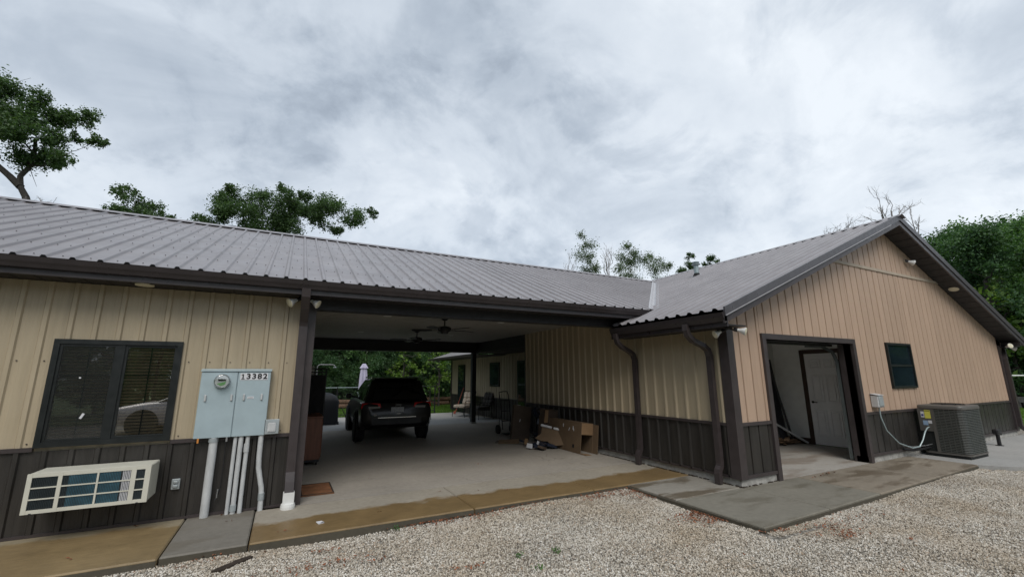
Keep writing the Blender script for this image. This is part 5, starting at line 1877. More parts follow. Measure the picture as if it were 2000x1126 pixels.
# ================================================================== RIGHT-HAND SIDE THINGS
def build_condenser():
    x0, x1, y0, y1, z0, z1 = 11.70, 12.58, 3.61, 4.30, .05, .985
    t = thing('condenser_unit', 'grey-brown louvred air conditioning condenser on the concrete by the gable wall', 'air conditioner', (12.4, 3.95, 0))
    MB().box(x0 + .02, x1 - .02, y0 + .02, y1 - .02, -.004, .046).build('pad', 'ac_dark', t)
    MB().box(x0 + .03, x1 - .03, y0 + .03, y1 - .03, z0, z1 - .04).build('core', 'ac_dark', t)
    top = loft([[(x + (x0 + x1) / 2, y, z) for x, y, z in ring((x1 - x0) / 2 + a, y0 - a, y1 + a, zz, .09)] for a, zz in ((.012, z1 - .075), (.014, z1 - .03), (.0, z1 - .005), (-.03, z1))])
    tp = top.build('top_cover', 'ac_body', t, True)
    gl = MB()
    cx, cy = (x0 + x1) / 2, (y0 + y1) / 2
    for r_ in (.06, .11, .16, .21, .26):
        gl.tube([(cx + r_ * math.cos(a), cy + r_ * math.sin(a), z1 + .018) for a in [2 * math.pi * k / 20 for k in range(21)]], .005, 4)
    for k in range(8):
        a = math.pi * k / 4
        gl.tube([(cx, cy, z1 + .02), (cx + .27 * math.cos(a), cy + .27 * math.sin(a), z1 + .008)], .005, 4)
    gl.build('fan_guard', 'black_metal', t)
    loft([[(x + (x0 + x1) / 2, y, z) for x, y, z in ring((x1 - x0) / 2 + .005, y0 - .005, y1 + .005, zz, .09)] for zz in (z0, z0 + .035)]).build('base_rim', 'ac_body', t, True)
    # louvres wrap round west (front part), south and east faces; service panel takes the rear part of the west face
    ys = y0 + .43
    n = 27
    for k in range(n):
        z = z0 + .055 + (z1 - .10 - z0 - .055) * k / (n - 1)
        m = MB()
        pth = [(x0, ys), (x0, y0 + .08), (x0 + .025, y0 + .025), (x0 + .08, y0), (x1 - .08, y0), (x1 - .025, y0 + .025), (x1, y0 + .08), (x1, y1 - .02)]
        vs = []
        for x, y in pth:
            ox = -.008 if x < cx else .008
            vs += [(x, y, z + .010), (x + ox * (1 if abs(x - cx) > .3 else 0), y - (.008 if y < y0 + .05 else 0), z - .006), (x + (.012 if x < cx else -.012), y + (.012 if y < y0 + .05 else 0), z - .006)]
        fs = []
        for i in range(len(pth) - 1):
            for a in range(3):
                fs.append((i * 3 + a, i * 3 + 3 + a, i * 3 + 3 + (a + 1) % 3, i * 3 + (a + 1) % 3))
        m.add(vs, fs).build('louvre', 'ac_louver', t)
    for yy in (y0 + .12, y0 + .20, y0 + .28, y0 + .36):
        MB().box(x0 - .006, x0 + .006, yy - .006, yy + .006, z0 + .04, z1 - .08).build('stile', 'ac_louver', t)
    for xx in (x0 + .2, x0 + .4, x0 + .6):
        MB().box(xx - .006, xx + .006, y0 - .006, y0 + .006, z0 + .04, z1 - .08).build('stile', 'ac_louver', t)
    MB().box(x0 - .008, x0 + .02, ys, ys + .05, z0 + .036, z1 - .076).build('corner_panel', 'ac_body', t)
    sp = MB().box(x0 - .004, x0 + .02, ys + .051, y1, z0 + .42, z1 - .076).build('service_panel', 'ac_body', t)
    MB().box(x0 + .02, x0 + .04, ys + .051, y1, z0 + .036, z0 + .419).build('valve_recess', 'ac_dark', t)
    yl = MB().box(x0 - .0075, x0 - .0045, ys + .058, ys + .150, .72, .885).build('energy_label', 'sticker_yellow', sp)
    MB().box(x0 - .0085, x0 - .0078, ys + .064, ys + .144, .86, .872).build('label_print', 'ink_black', sp)
    wl = MB().box(x0 - .0075, x0 - .0045, ys + .158, ys + .212, .735, .85).build('warning_label', 'sticker_white', sp)
    MB().box(x0 - .0085, x0 - .0078, ys + .166, ys + .204, .76, .80).build('label_print', 'ink_blue', sp)
    MB().box(x0 - .0075, x0 - .0045, ys + .118, ys + .195, .585, .675).build('label', 'sticker_blue', sp)
    MB().box(x0 - .0075, x0 - .0045, ys + .056, ys + .112, .62, .68).build('label', 'sticker_white', sp)
    # refrigerant lines
    MB().tube([(x0 + .01, 4.20, .16), (x0 - .15, 4.24, .14), (x0 - .5, 4.30, .12), (x0 - .75, 4.345, .16)], .022, 8).build('insulated_line', 'black_plastic', t, True)
    MB().tube([(x0 + .01, 4.16, .22), (x0 - .15, 4.2, .20), (x0 - .5, 4.29, .19), (x0 - .75, 4.345, .22)], .010, 8).build('copper_line', 'steel', t, True)
    d = thing('disconnect_box', 'small grey electrical disconnect box on the gable siding', 'box', (10.2, 4.33, .98))
    MB().cbox(10.10, 10.31, 4.27, 4.392, .98, 1.205, .010).build('box', 'pipe_grey', d)
    MB().cbox(10.125, 10.285, 4.255, 4.2695, 1.00, 1.185, .008).build('cover', 'galvanised', d)
    MB().prism([(10.09, 4.25, 1.2055), (10.32, 4.25, 1.2055), (10.32, 4.392, 1.23), (10.09, 4.392, 1.23)], (0, 0, .006)).build('rain_hood', 'pipe_grey', d)
    w = thing('flexible_conduit', 'light grey flexible conduit looping from the disconnect box to the condenser', 'conduit', (11, 4.3, .3))
    MB().tube([(10.23, 4.33, .985), (10.235, 4.33, .80), (10.32, 4.31, .55), (10.62, 4.27, .30), (11.0, 4.22, .19), (11.25, 4.2, .20)], .012, 8).build('conduit', 'vent_grey', w, True)
    MB().tube([(11.25, 4.2, .20), (11.36, 4.17, .32), (11.48, 4.16, .46), (11.60, 4.16, .53), (11.71, 4.16, .55)], .012, 8).build('conduit', 'vent_grey', w, True)
    h = thing('hose_bib', 'black yard hydrant standing on the path right of the condenser', 'tap', (14.3, 4.1, 0))
    x, y = 14.6, 4.0
    MB().tube([(x, y, 0), (x, y, .24)], .035, 8).build('standpipe', 'black_metal', h)
    MB().cbox(x - .12, x + .10, y - .05, y + .05, .24, .36, .02).build('valve_body', 'black_metal', h)
    MB().tube([(x + .08, y, .30), (x + .18, y, .28), (x + .20, y, .22)], .022, 6).build('spout', 'black_metal', h)
    MB().lathe([(.07, 0), (.07, .012)], (x, y, -.006), 10).build('foot', 'black_metal', h)


build_condenser()


def build_vent():
    x, y = 10.0, 7.97
    z = zt(x)
    t = thing('vent_pipe', 'grey metal vent pipe with a cap on the gabled roof', 'vent', (x, y, z))
    MB().tube([(x, y, z - .05), (x, y, z + .33)], .062, 14).build('pipe', 'vent_grey', t, True)
    MB().lathe([(.11, z + .33), (.115, z + .355), (.07, z + .36)], (x, y, 0), 16).lathe([(.09, z + .385), (.095, z + .41), (.05, z + .43)], (x, y, 0), 16).build('cap', 'vent_grey', t, True)
    MB().tube([(x, y, z + .35), (x, y, z + .40)], .05, 10).build('cap_neck', 'black_metal', t)
    MB().obox((x - .01, y, z + .02), (.26, .24, .03), (0, -math.atan(SW), 0)).build('flashing', 'valley_metal', t)
    MB().lathe([(.12, z - .02), (.085, z + .06), (.066, z + .09)], (x, y, 0), 14).build('boot', 'black_closure', t, True)


build_vent()


def build_garage_stuff():
    rng = random.Random(12)
    labs = ['tallest dark plank leaning on the inner garage wall', 'second dark plank leaning inside the garage opening', 'narrow dark plank leaning at the left of the garage opening', 'short slanted plank leaning low inside the garage']
    for i, (p0, p1, w) in enumerate((((11.02, 6.50, .0), (10.86, 6.83, 2.10), .12), ((10.80, 6.55, .0), (10.92, 6.83, 1.98), .12), ((10.62, 6.5, .0), (10.76, 6.82, 1.85), .10), ((11.12, 6.25, .03), (10.45, 6.72, .55), .14))):
        p0, p1 = Vector(p0), Vector(p1)
        t = thing('leaning_plank', labs[i], 'plank', p0, group='planks inside the garage')
        d = (p1 - p0)
        T = Matrix.Translation(p0) @ rot_to(d)
        MB().box(-w / 2, w / 2, -.02, .02, 0, d.length).xform(T).build('board', 'beam_dark' if i < 3 else 'pipe_grey', t)
    for i in range(12):
        m = MB().obox((10.2 + rng.random() * .7, 6.28 + rng.random() * .35, .03 + .022 * (i % 6)), (rng.uniform(.4, .9), rng.uniform(.06, .12), .02), (rng.uniform(-.06, .06), rng.uniform(-.05, .05), rng.uniform(-.5, .5)))
        tag(m.build('scrap_board', 'scrap_wood'), 'scrap board in the heap on the garage floor below the leaning planks', 'board', 'scrap boards on the garage floor')


build_garage_stuff()


def build_swing():
    t = thing('swing_frame', 'white metal swing frame on the lawn at the far right edge', 'swing', (26, 7, 0))
    A, B = Vector((25.6, 6.75, 1.52)), Vector((27.2, 3.9, 1.52))
    MB().tube([A, B], .03, 8).build('top_bar', 'white_paint', t)
    for P in (A, B):
        for s in (-1, 1):
            MB().tube([P, P + Vector((.45 * s, .30 * s, -1.55))], .026, 8).build('leg', 'white_paint', t)
    MB().tube([Vector((26.0, 6.0, 1.5)), Vector((26.0, 6.0, .5))], .012, 6).build('chain', 'white_paint', t)
    b = thing('stone_kerb', 'low dark stone retaining wall at the edge of the right lawn', 'wall', (30, 5, 0))
    rng = random.Random(2)
    for i in range(14):
        for j in range(2):
            MB().obox((31.0, 11.5 - i * .75 + (j * .3), .13 + j * .26), (.45, .70 + rng.uniform(-.05, .05), .24), (0, 0, rng.uniform(-.05, .05))).build('stone', 'rubble', b)


build_swing()


# ================================================================== TREES
def fast_mesh(name, verts, quads, mat, parent=None, local=True, smooth=False, tris=None):
    """mesh from numpy arrays; quads (n,4)"""
    me = bpy.data.meshes.new(name)
    nv, nq = len(verts), len(quads)
    me.vertices.add(nv)
    me.vertices.foreach_set('co', np.asarray(verts, np.float32).ravel())
    me.loops.add(nq * 4)
    me.loops.foreach_set('vertex_index', np.asarray(quads, np.int32).ravel())
    me.polygons.add(nq)
    me.polygons.foreach_set('loop_start', np.arange(0, nq * 4, 4, dtype=np.int32))
    me.update(calc_edges=True)
    me.materials.append(M[mat])
    o = bpy.data.objects.new(name, me)
    COL.objects.link(o)
    if parent is not None:
        o.parent = parent
    return o


def leaf_cloud(rng, clumps, per_m2, size, flat=0.75, spray=0.30, cap=4000):
    """leaf-sized quads in shells round clump centres: (x, y, z, r)"""
    cs, ss = [], []
    for (x, y, z, r_) in clumps:
        n = int(min(cap, max(25, per_m2 * r_ * r_)))
        # a clump is made of smaller twiglets so that its outline is uneven and the sky shows through
        k = max(4, int(7 * r_ / 0.5))
        d = rng.normal(size=(k, 3))
        d /= np.linalg.norm(d, axis=1)[:, None]
        tw = d * (r_ * rng.uniform(0.35, 1.0, (k, 1)))
        tw[:, 2] *= flat
        which = rng.integers(0, k, n)
        p = tw[which] + rng.normal(size=(n, 3)) * (r_ * spray * rng.uniform(0.6, 1.2, (k, 1))[which])
        cs.append(p + np.array([x, y, z]))
        ss.append(np.full(n, size) * rng.uniform(0.6, 1.35, n))
    c = np.concatenate(cs)
    s = np.concatenate(ss)[:, None]
    n = len(c)
    nr = rng.normal(size=(n, 3)) + np.array([0, 0, 0.7])
    nr /= np.linalg.norm(nr, axis=1)[:, None]
    a = np.cross(nr, rng.normal(size=(n, 3)))
    a /= np.linalg.norm(a, axis=1)[:, None]
    b = np.cross(nr, a)
    v = np.stack([c - a * s, c + b * s * .55 + nr * s * .12, c + a * s, c - b * s * .55 + nr * s * .12], 1).reshape(-1, 3)
    q = np.arange(n * 4).reshape(n, 4)
    return v, q


def limb_mesh(segs, sides=6):
    """segs: list of (p0, r0, p1, r1)"""
    vs, fs = [], []
    for p0, r0, p1, r1 in segs:
        d = (p1 - p0)
        if d.length < 1e-4:
            continue
        d.normalize()
        u = d.orthogonal().normalized()
        w = d.cross(u)
        o = len(vs)
        for p, r_ in ((p0, r0), (p1, r1)):
            for k in range(sides):
                a = 2 * math.pi * k / sides
                vs.append(p + (u * math.cos(a) + w * math.sin(a)) * r_)
        fs += [(o + k, o + (k + 1) % sides, o + sides + (k + 1) % sides, o + sides + k) for k in range(sides)]
    return np.array([tuple(v) for v in vs]), np.array(fs)


def wobble(rng, p0, r0, p1, r1, n=4, amp=0.08):
    pts = [p0]
    L = (p1 - p0).length
    for i in range(1, n):
        t = i / n
        pts.append(p0.lerp(p1, t) + Vector(rng.normal(size=3) * amp * L * .5) + Vector((0, 0, -0.06 * L * math.sin(math.pi * t))))
    pts.append(p1)
    return [(pts[i], r0 + (r1 - r0) * i / n, pts[i + 1], r0 + (r1 - r0) * (i + 1) / n) for i in range(n)]


def grow_to(rng, base, top, r_base, clumps, twig=0.014, twigs=2, path=None):
    """trunk from base to top, then a limb to every clump from the nearest lower node"""
    segs = []
    base, top = Vector(base), Vector(top)
    nodes = []
    tr = wobble(rng, base, r_base, top, r_base * .55, 7, 0.012)
    segs += tr
    for s in tr[3:]:
        nodes.append((s[2], s[3]))
    for pl in (path or []):
        rr = r_base * .55
        for a, b in zip(pl[:-1], pl[1:]):
            segs.append((Vector(a), rr, Vector(b), rr * .86))
            rr *= .86
            nodes.append((Vector(b), rr))
    for (x, y, z, r_) in sorted(clumps, key=lambda c: (Vector(c[:3]) - top).length):
        c = Vector((x, y, z))
        best = min(nodes, key=lambda nd: (nd[0] - c).length + max(0, nd[0].z - c.z + .2) * 1.5)
        rr = max(twig, best[1] * .62)
        ls = wobble(rng, best[0], rr, c, max(twig * .6, rr * .45), 4, 0.10)
        segs += ls
        for s in ls[1:]:
            nodes.append((s[2], s[3]))
        for k in range(twigs):
            e_ = c + Vector(rng.normal(size=3) * r_ * .75)
            segs += wobble(rng, c, rr * .4, e_, twig * .35, 2, 0.1)
    return segs


def subdivide(rng, clumps, n=3):
    """break each clump into smaller overlapping ones so the outline is finer"""
    out = []
    for x, y, z, r_ in clumps:
        for k in range(n):
            d = rng.normal(size=3)
            d *= r_ * .58 / np.linalg.norm(d)
            out.append((x + d[0], y + d[1], z + d[2] * .8, r_ * rng.uniform(.52, .78)))
    return out


def hero_tree(name, label, base, top, r_base, clumps, leaf, per, size, seed, bark='bark', group=None, flat=.75, spray=.3, path=None):
    rng = np.random.default_rng(seed)
    t = thing(name, label, 'tree', base, 0, group)
    o = Vector(base)
    clumps = subdivide(rng, clumps, 4)
    v, f = limb_mesh(grow_to(rng, base, top, r_base, clumps, path=path))
    fast_mesh('trunk', v - np.array(base), f, bark, t)
    v, q = leaf_cloud(rng, clumps, per, size, flat, spray)
    fast_mesh('crown', v - np.array(base), q, leaf, t)
    return t


OAK1 = [(-11.56, 24.76, 13.03, 1.0), (-10.96, 25.21, 13.74, 0.69), (-10.44, 26.9, 14.11, 0.81), (-9.77, 26.25, 14.12, 0.62), (-11.1, 24.78, 12.06, 1.0), (-10.71, 25.8, 12.47, 0.9), (-11.14, 25.94, 11.66, 0.93), (-9.94, 24.98, 11.48, 0.69), (-10.34, 26.7, 11.65, 0.49), (-8.73, 24.84, 12.36, 0.43), (-8.66, 25.67, 12.74, 0.3), (-9.81, 26.05, 12.9, 0.34), (-12.21, 25.79, 12.56, 0.91), (-13.17, 26.26, 13.31, 1.38), (-13.45, 26.71, 11.96, 1.26), (-13.78, 27.37, 15.14, 1.21), (-13.35, 25.35, 12.23, 1.3), (-11.14, 26.59, 13.99, 0.69), (-12.3, 25.9, 14.3, .8)]
OAK2 = [(-7.37, 25.38, 10.06, 0.59), (-7.51, 24.5, 9.03, 0.37), (-7.2, 27.42, 10.47, 0.64), (-5.91, 25.39, 9.29, 0.45), (-7.27, 25.44, 9.25, 0.63), (-6.72, 27.18, 9.62, 0.58), (-7.85, 26.25, 10.61, 0.3), (-5.71, 25.91, 9.31, 0.26), (-7.0, 26, 8.3, .8), (-6.2, 26, 8.5, .7)]
OAK3 = [(-3.76, 26.82, 11.34, 0.84), (-3.56, 24.59, 9.55, 0.66), (-2.27, 26.62, 11.09, 0.86), (-0.76, 25.62, 11.31, 0.91), (-2.72, 24.77, 9.76, 0.94), (-1.21, 26.48, 10.62, 1.0), (0.33, 27.29, 11.5, 0.95), (1.61, 25.12, 10.95, 0.85), (0.93, 26.39, 10.33, 0.85), (2.76, 25.39, 10.78, 0.7), (3.94, 26.73, 11.74, 0.42), (2.07, 26.67, 10.44, 0.5), (-4.24, 25.16, 9.36, 0.51), (-5.08, 26.99, 9.66, 0.35), (-0.62, 26.47, 9.8, 0.9), (-2.11, 26.55, 9.59, 0.9), (1.41, 26.96, 11.97, 0.69), (-3.67, 25.79, 11.5, 0.38), (-1.97, 26.78, 11.83, 0.47), (-0.99, 27.14, 12.42, 0.42), (-0.01, 24.81, 11.32, 0.45)]
THIN_A = [(21.93, 28.56, 13.51, 0.44), (21.75, 27.83, 12.36, 0.56), (21.28, 27.97, 11.44, 0.56), (21.76, 27.43, 11.14, 0.55), (22.14, 28.32, 10.51, 0.7), (22.44, 27.67, 10.53, 0.43), (22.2, 28.59, 9.68, 0.7)]
THIN_C = [(25.97, 27.64, 12.89, 0.5), (25.73, 28.1, 12.03, 0.59), (27.02, 27.84, 12.37, 0.6), (26.65, 28.18, 11.45, 0.78), (27.56, 27.52, 11.64, 0.55), (24.68, 27.49, 10.6, 0.53), (27.06, 28.39, 10.36, 0.83), (25.85, 28.4, 10.0, 0.64)]
THIN_D = [(29.16, 28.11, 12.47, 0.43), (30.69, 28.67, 12.2, 0.54), (28.75, 27.53, 10.97, 0.65), (31.54, 28.56, 11.76, 0.54), (31.17, 27.47, 11.76, 0.33), (30.93, 28.74, 10.58, 0.68)]
THIN_E = [(34.45, 28.2, 13.16, 0.46), (33.52, 28.17, 11.74, 0.65), (35.38, 28.75, 12.45, 0.57), (35.66, 28.46, 11.68, 0.56), (34.47, 28.46, 10.88, 0.71)]
THIN_F = [(36.64, 27.29, 13.04, 0.56), (36.68, 27.79, 12.54, 0.51), (35.39, 27.34, 11.66, 0.45), (37.79, 27.51, 12.71, 0.36), (36.73, 27.54, 11.43, 0.61)]

PATHS = [[(-10.84, 26, 9.05), (-11.0, 26.0, 9.6), (-11.25, 26.0, 10.05), (-11.33, 26.0, 10.55), (-11.1, 26, 11.05), (-11.0, 25.9, 11.6), (-11.05, 25.8, 12.4)], [(-11.25, 26, 10.05), (-11.7, 26.1, 10.5), (-12.25, 26.2, 11.0), (-12.9, 26.2, 11.8)]]
hero_tree('oak_tree', 'tall spreading oak at the far left, its dark crown cut by the frame', (-10.9, 26.0, -.3), (-10.84, 26.0, 9.05), .30, [(x, y, z, r_ * .86) for x, y, z, r_ in OAK1], 'oak_leaf', 2100, .060, 1, spray=.30, path=PATHS)
hero_tree('oak_tree', 'smallest oak crown above the left roof, second from the left', (-7.0, 26, -.3), (-7.0, 26, 8.0), .2, OAK2, 'oak_leaf', 2100, .058, 2, spray=.30)
hero_tree('oak_tree', 'wide oak crown above the middle of the long roof', (-0.9, 26.2, -.3), (-.9, 26.2, 8.2), .3, OAK3, 'oak_leaf', 2000, .058, 3, spray=.29)
G_ = 'thin trees behind the roof valley'
hero_tree('thin_tree', 'slender sparse tree, leftmost of the group behind the roof valley', (21.9, 28, -.3), (21.9, 28, 9.5), .16, THIN_A, 'pale_leaf', 1100, .062, 4, 'bark_pale', G_, spray=.6)
hero_tree('thin_tree', 'fullest of the sparse trees left of the roof valley', (26.4, 28, -.3), (26.4, 28, 9.6), .17, THIN_C, 'pale_leaf', 1100, .062, 5, 'bark', G_, spray=.6)
hero_tree('thin_tree', 'sparse tree directly behind the roof valley', (30.2, 28.2, -.3), (30.2, 28.2, 10), .15, THIN_D, 'pale_leaf', 1100, .062, 6, 'bark', G_, spray=.6)
hero_tree('thin_tree', 'dense small crown directly behind the roof vent pipe', (34.6, 28.3, -.3), (34.6, 28.3, 10.3), .16, THIN_E, 'oak_leaf', 1900, .065, 7, 'bark', G_)
hero_tree('thin_tree', 'dense small crown just right of the roof vent pipe', (36.6, 27.5, -.3), (36.6, 27.5, 10.4), .16, THIN_F, 'oak_leaf', 1900, .065, 8, 'bark', G_)


def bare_tree(label, base, tops, r_base, seed, zfork, spread=1.0):
    rng = np.random.default_rng(seed)
    t = thing('bare_tree', label, 'tree', base, 0, 'bare dead trees above the roofs')
    base = Vector(base)
    segs = []

    def br(p, d, L, r_, depth):
        e_ = p + d * L
        segs.extend(wobble(rng, p, r_, e_, r_ * .6, 3, .10))
        if depth == 0:
            return
        for k in range(3 if depth > 1 else 4):
            t_ = rng.uniform(.35, 1.0)
            nd = (d + Vector(rng.normal(size=3)) * .55 * spread + Vector((0, 0, .25))).normalized()
            br(p + d * L * t_, nd, L * rng.uniform(.4, .65), r_ * .5, depth - 1)
    fork = Vector((base.x, base.y, zfork))
    segs.extend(wobble(rng, base, r_base, fork, r_base * .7, 5, .02))
    for tp in tops:
        d = Vector(tp) - fork
        br(fork, d.normalized(), d.length * .62, r_base * .30, 3)
    v, f = limb_mesh(segs, 5)
    fast_mesh('trunk', v - np.array(base), f, 'bark_pale', t)


bare_tree('bare leafless tree between the two leftmost sparse trees', (24.1, 28, -.3), [(23.6, 28, 12.9), (24.5, 28.3, 13.2), (23.0, 27.8, 12)], .14, 21, 9.3)
bare_tree('low bare twigs at the left edge of the sparse trees', (20.0, 28, -.3), [(19.6, 28, 11.6), (20.5, 28, 11.9)], .10, 22, 8.6)
bare_tree('bare dead tree, leftmost above the gabled roof', (30.4, 13.6, -.3), [(29.5, 13.8, 11.6), (30.6, 13.3, 11.9), (31.3, 13.0, 11.2)], .13, 23, 8.6)
bare_tree('small bare dead tree, middle of three above the gabled roof', (30.6, 12.2, -.3), [(30.3, 12.5, 11.0), (30.9, 11.9, 11.0)], .11, 24, 8.6)
bare_tree('tallest bare dead tree left of the gable peak', (30.6, 10.95, -.3), [(30.2, 11.1, 12.3), (30.8, 10.6, 12.2), (31.2, 10.3, 11.8)], .14, 25, 9.0)
bare_tree('bare dead branch tree right of the gable peak', (30.2, 9.72, -.3), [(30.2, 9.75, 10.9), (30.4, 9.45, 10.6)], .12, 26, 8.2, .8)
bare_tree('bare dead twigs at the foot of the far left oak', (-10.2, 25.0, -.3), [(-9.6, 25, 9.7), (-10.5, 25.1, 9.6)], .10, 27, 7.6)


# ---- wood behind and around the house: a few prototypes, copied one by one
def proto_tree(name, label, h, seed, leaf, low=0.25, width=.30, per=200, size=.15, n=26):
    rng = np.random.default_rng(seed)
    t = thing(name, label, 'tree', (0, 0, 0), 0, 'trees of the wood around the house')
    cl = []
    for i in range(n):
        z = h * (low + (1 - low) * (i + rng.random()) / n)
        f = (z / h - low) / (1 - low)
        rad = h * width * (math.sin(math.pi * min(.93, .18 + .80 * f))) * rng.uniform(.35, 1.0)
        a = rng.uniform(0, 2 * math.pi)
        cl.append((rad * math.cos(a), rad * math.sin(a), z, h * rng.uniform(.055, .105)))
    v, f = limb_mesh(grow_to(rng, (0, 0, -.3), (0, 0, h * .72), h * .018, cl))
    fast_mesh('trunk', v, f, 'bark', t)
    v, q = leaf_cloud(rng, cl, per, size, .8, .30)
    fast_mesh('crown', v, q, leaf, t)
    return t


W_LAB = ['dark green tree in the wood beyond the patio', 'mid green tree in the wood at the right of the gable', 'tree of the wood behind the photographer']
P = [proto_tree('wood_tree', W_LAB[0], 10, 31, 'wood_leaf', .12, .30, 900, .085, 44),
     proto_tree('wood_tree', W_LAB[0], 10, 32, 'deep_leaf', .10, .27, 900, .085, 44),
     proto_tree('wood_tree', W_LAB[0], 10, 33, 'wood_leaf', .22, .33, 900, .085, 40)]
PB = proto_tree('bright_tree', 'bright yellow-green young tree beyond the porch roof', 4.2, 34, 'bright_leaf', .3, .34, 330, .10, 18)
PS = proto_tree('shrub', 'green shrub at the wood edge', 2.0, 35, 'wood_leaf', .08, .5, 700, .085, 18)
used = set()


def place(proto, loc, sc, label, group=None, seed=0):
    rz = (seed * 2.399) % 6.283
    if proto.name not in used:
        used.add(proto.name)
        o = proto
        o.location, o.rotation_euler, o.scale = loc, (0, 0, rz), (sc,) * 3
    else:
        o = dup(proto, loc, rz, None, (sc,) * 3)
    o['label'] = label
    if group:
        o['group'] = group
    return o


rg = random.Random(77)
i = 0
# beyond the patio: low, dense, dark
for row, (y, dx, h) in enumerate(((26.5, 2.3, 6.6), (29.5, 2.6, 7.6), (34, 3.2, 8.6))):
    x = -9.0
    while x < 19 + row * 3:
        i += 1
        place(P[(i + row) % 3], (x + rg.uniform(-.6, .6), y + rg.uniform(-.8, .8), -.2), h / 10 * rg.uniform(.88, 1.05), W_LAB[0], 'trees of the wood beyond the patio', i)
        x += dx
# right of the gable: rising wood
for (x, y, h) in ((33, 8.2, 9.4), (34.5, 5.6, 9.2), (33.5, 2.6, 8.6), (36, 10.5, 10.2), (37.5, 7.2, 10.6), (38, 3.6, 10.4), (41, 8.8, 11.2), (41.5, 5.2, 11.6), (42, 1.0, 10.5), (36, .2, 8.6), (34.8, 12.5, 9.6), (45, 11.5, 12.2), (46, 7.0, 12.4), (33.2, 6.6, 6.5), (32.8, 4.3, 6.0), (46, 3, 12.2), (35, -2.5, 9), (40, -3, 10), (38, -6, 9), (42, -8.5, 10), (36.5, -9.5, 9), (46, -10, 11), (50, -12.5, 11)):
    i += 1
    place(P[i % 3], (x, y, -.25), h / 10, W_LAB[1], 'trees of the wood at the right of the gable', i)
# behind the sparse trees, low on the skyline behind the house
for k in range(12):
    i += 1
    place(P[i % 3], (20 + k * 2.6, 31 + rg.uniform(-1, 1), -.25), .72 * rg.uniform(.9, 1.05), W_LAB[0], 'trees of the wood beyond the patio', i)
# behind the photographer: seen mirrored in the windows
for k in range(24):
    i += 1
    place(P[i % 3], (-22 + k * 3.1 + rg.uniform(-.8, .8), -19 + rg.uniform(-2.5, 2.0), -.2), .62 * rg.uniform(.85, 1.2), W_LAB[2], 'trees behind the photographer', i)
for k in range(14):  # unseen row added to cut side light on the west wall and carport
    i += 1
    place(P[i % 3], (-24 + rg.uniform(-2, 2), -12 + k * 2.6, -.2), 1.15 * rg.uniform(.85, 1.2), 'unseen tree added west of the house to deepen the carport shade', 'added shade trees west of the house', i)
for k in range(13):
    i += 1
    place(P[1], (-3.5 + k * 1.25 + rg.uniform(-.3, .3), 25.6 + rg.uniform(-.3, .5), -.4), .42 * rg.uniform(.85, 1.2), 'low dark tree at the front of the wood beyond the patio', 'low trees at the wood edge', i)
for k in range(7):
    i += 1
    place(P[i % 3], (-13 + k * 2.0 + rg.uniform(-.4, .4), -11.5 + rg.uniform(-1.2, 1.0), -.4), .60 * rg.uniform(.85, 1.15), W_LAB[2], 'trees behind the photographer', i)
place(PB, (7.6, 23.4, -.1), .85, 'bright yellow-green young tree beyond the porch roof, nearest the porch', 'bright young trees', 1)
place(PB, (5.9, 24.6, -.1), .95, 'bright yellow-green young tree beyond the parked vehicle', 'bright young trees', 2)
place(PB, (32.0, 7.6, -.2), 1.5, 'bright green young tree low in the wood at the right edge', 'bright young trees', 3)
k = 0
for (x, y, s) in ((1.0, 25.2, .8), (2.6, 25.4, .75), (4.4, 25.3, .85), (6.6, 25.2, .9), (8.2, 25.4, 1.0), (9.6, 25.2, .9), (-.8, 25.4, .9), (5.4, 21.4, .42), (7.2, 23.8, .65)):
    k += 1
    place(PS, (x, y, -.1), s, 'small pale green bush in front of the fence gate' if s < .5 else 'green shrub at the wood edge beyond the patio', 'shrubs at the wood edge', k)
for k, (x, y) in enumerate(((31.6, 10), (31.9, 7.8), (31.5, 5.9), (31.8, 3.9), (31.6, 1.9))):
    place(PS, (x, y, -.1), 1.15, 'green shrub at the foot of the wood by the right lawn', 'shrubs by the right lawn', 20 + k)


# ---- grass on the two lawns
def grass(name, label, x0, x1, y0, y1, z, n, h, seed):
    rng = np.random.default_rng(seed)
    c = np.stack([rng.uniform(x0, x1, n), rng.uniform(y0, y1, n), np.full(n, z)], 1)
    a = rng.uniform(0, 2 * np.pi, n)
    w = np.stack([np.cos(a), np.sin(a), np.zeros(n)], 1) * .012
    hh = rng.uniform(.5, 1.2, (n, 1)) * h
    lean = rng.normal(size=(n, 3)) * .03
    lean[:, 2] = 0
    up = np.array([[0, 0, 1.0]])
    v = np.stack([c - w, c + w, c + w * .3 + lean + up * hh, c - w * .3 + lean + up * hh], 1).reshape(-1, 3)
    o = fast_mesh(name, v, np.arange(n * 4).reshape(n, 4), 'grass_blade')
    o['kind'] = 'stuff'
    o['label'] = label
    o['category'] = 'grass'


grass('grass', 'short bright grass beyond the patio fence', -2, 11, 19.65, 25, -.03, 30000, .10, 5)
grass('grass', 'bright mown grass of the lawn at the right edge', 20.4, 31, 1, 10.5, -.02, 26000, .08, 6)


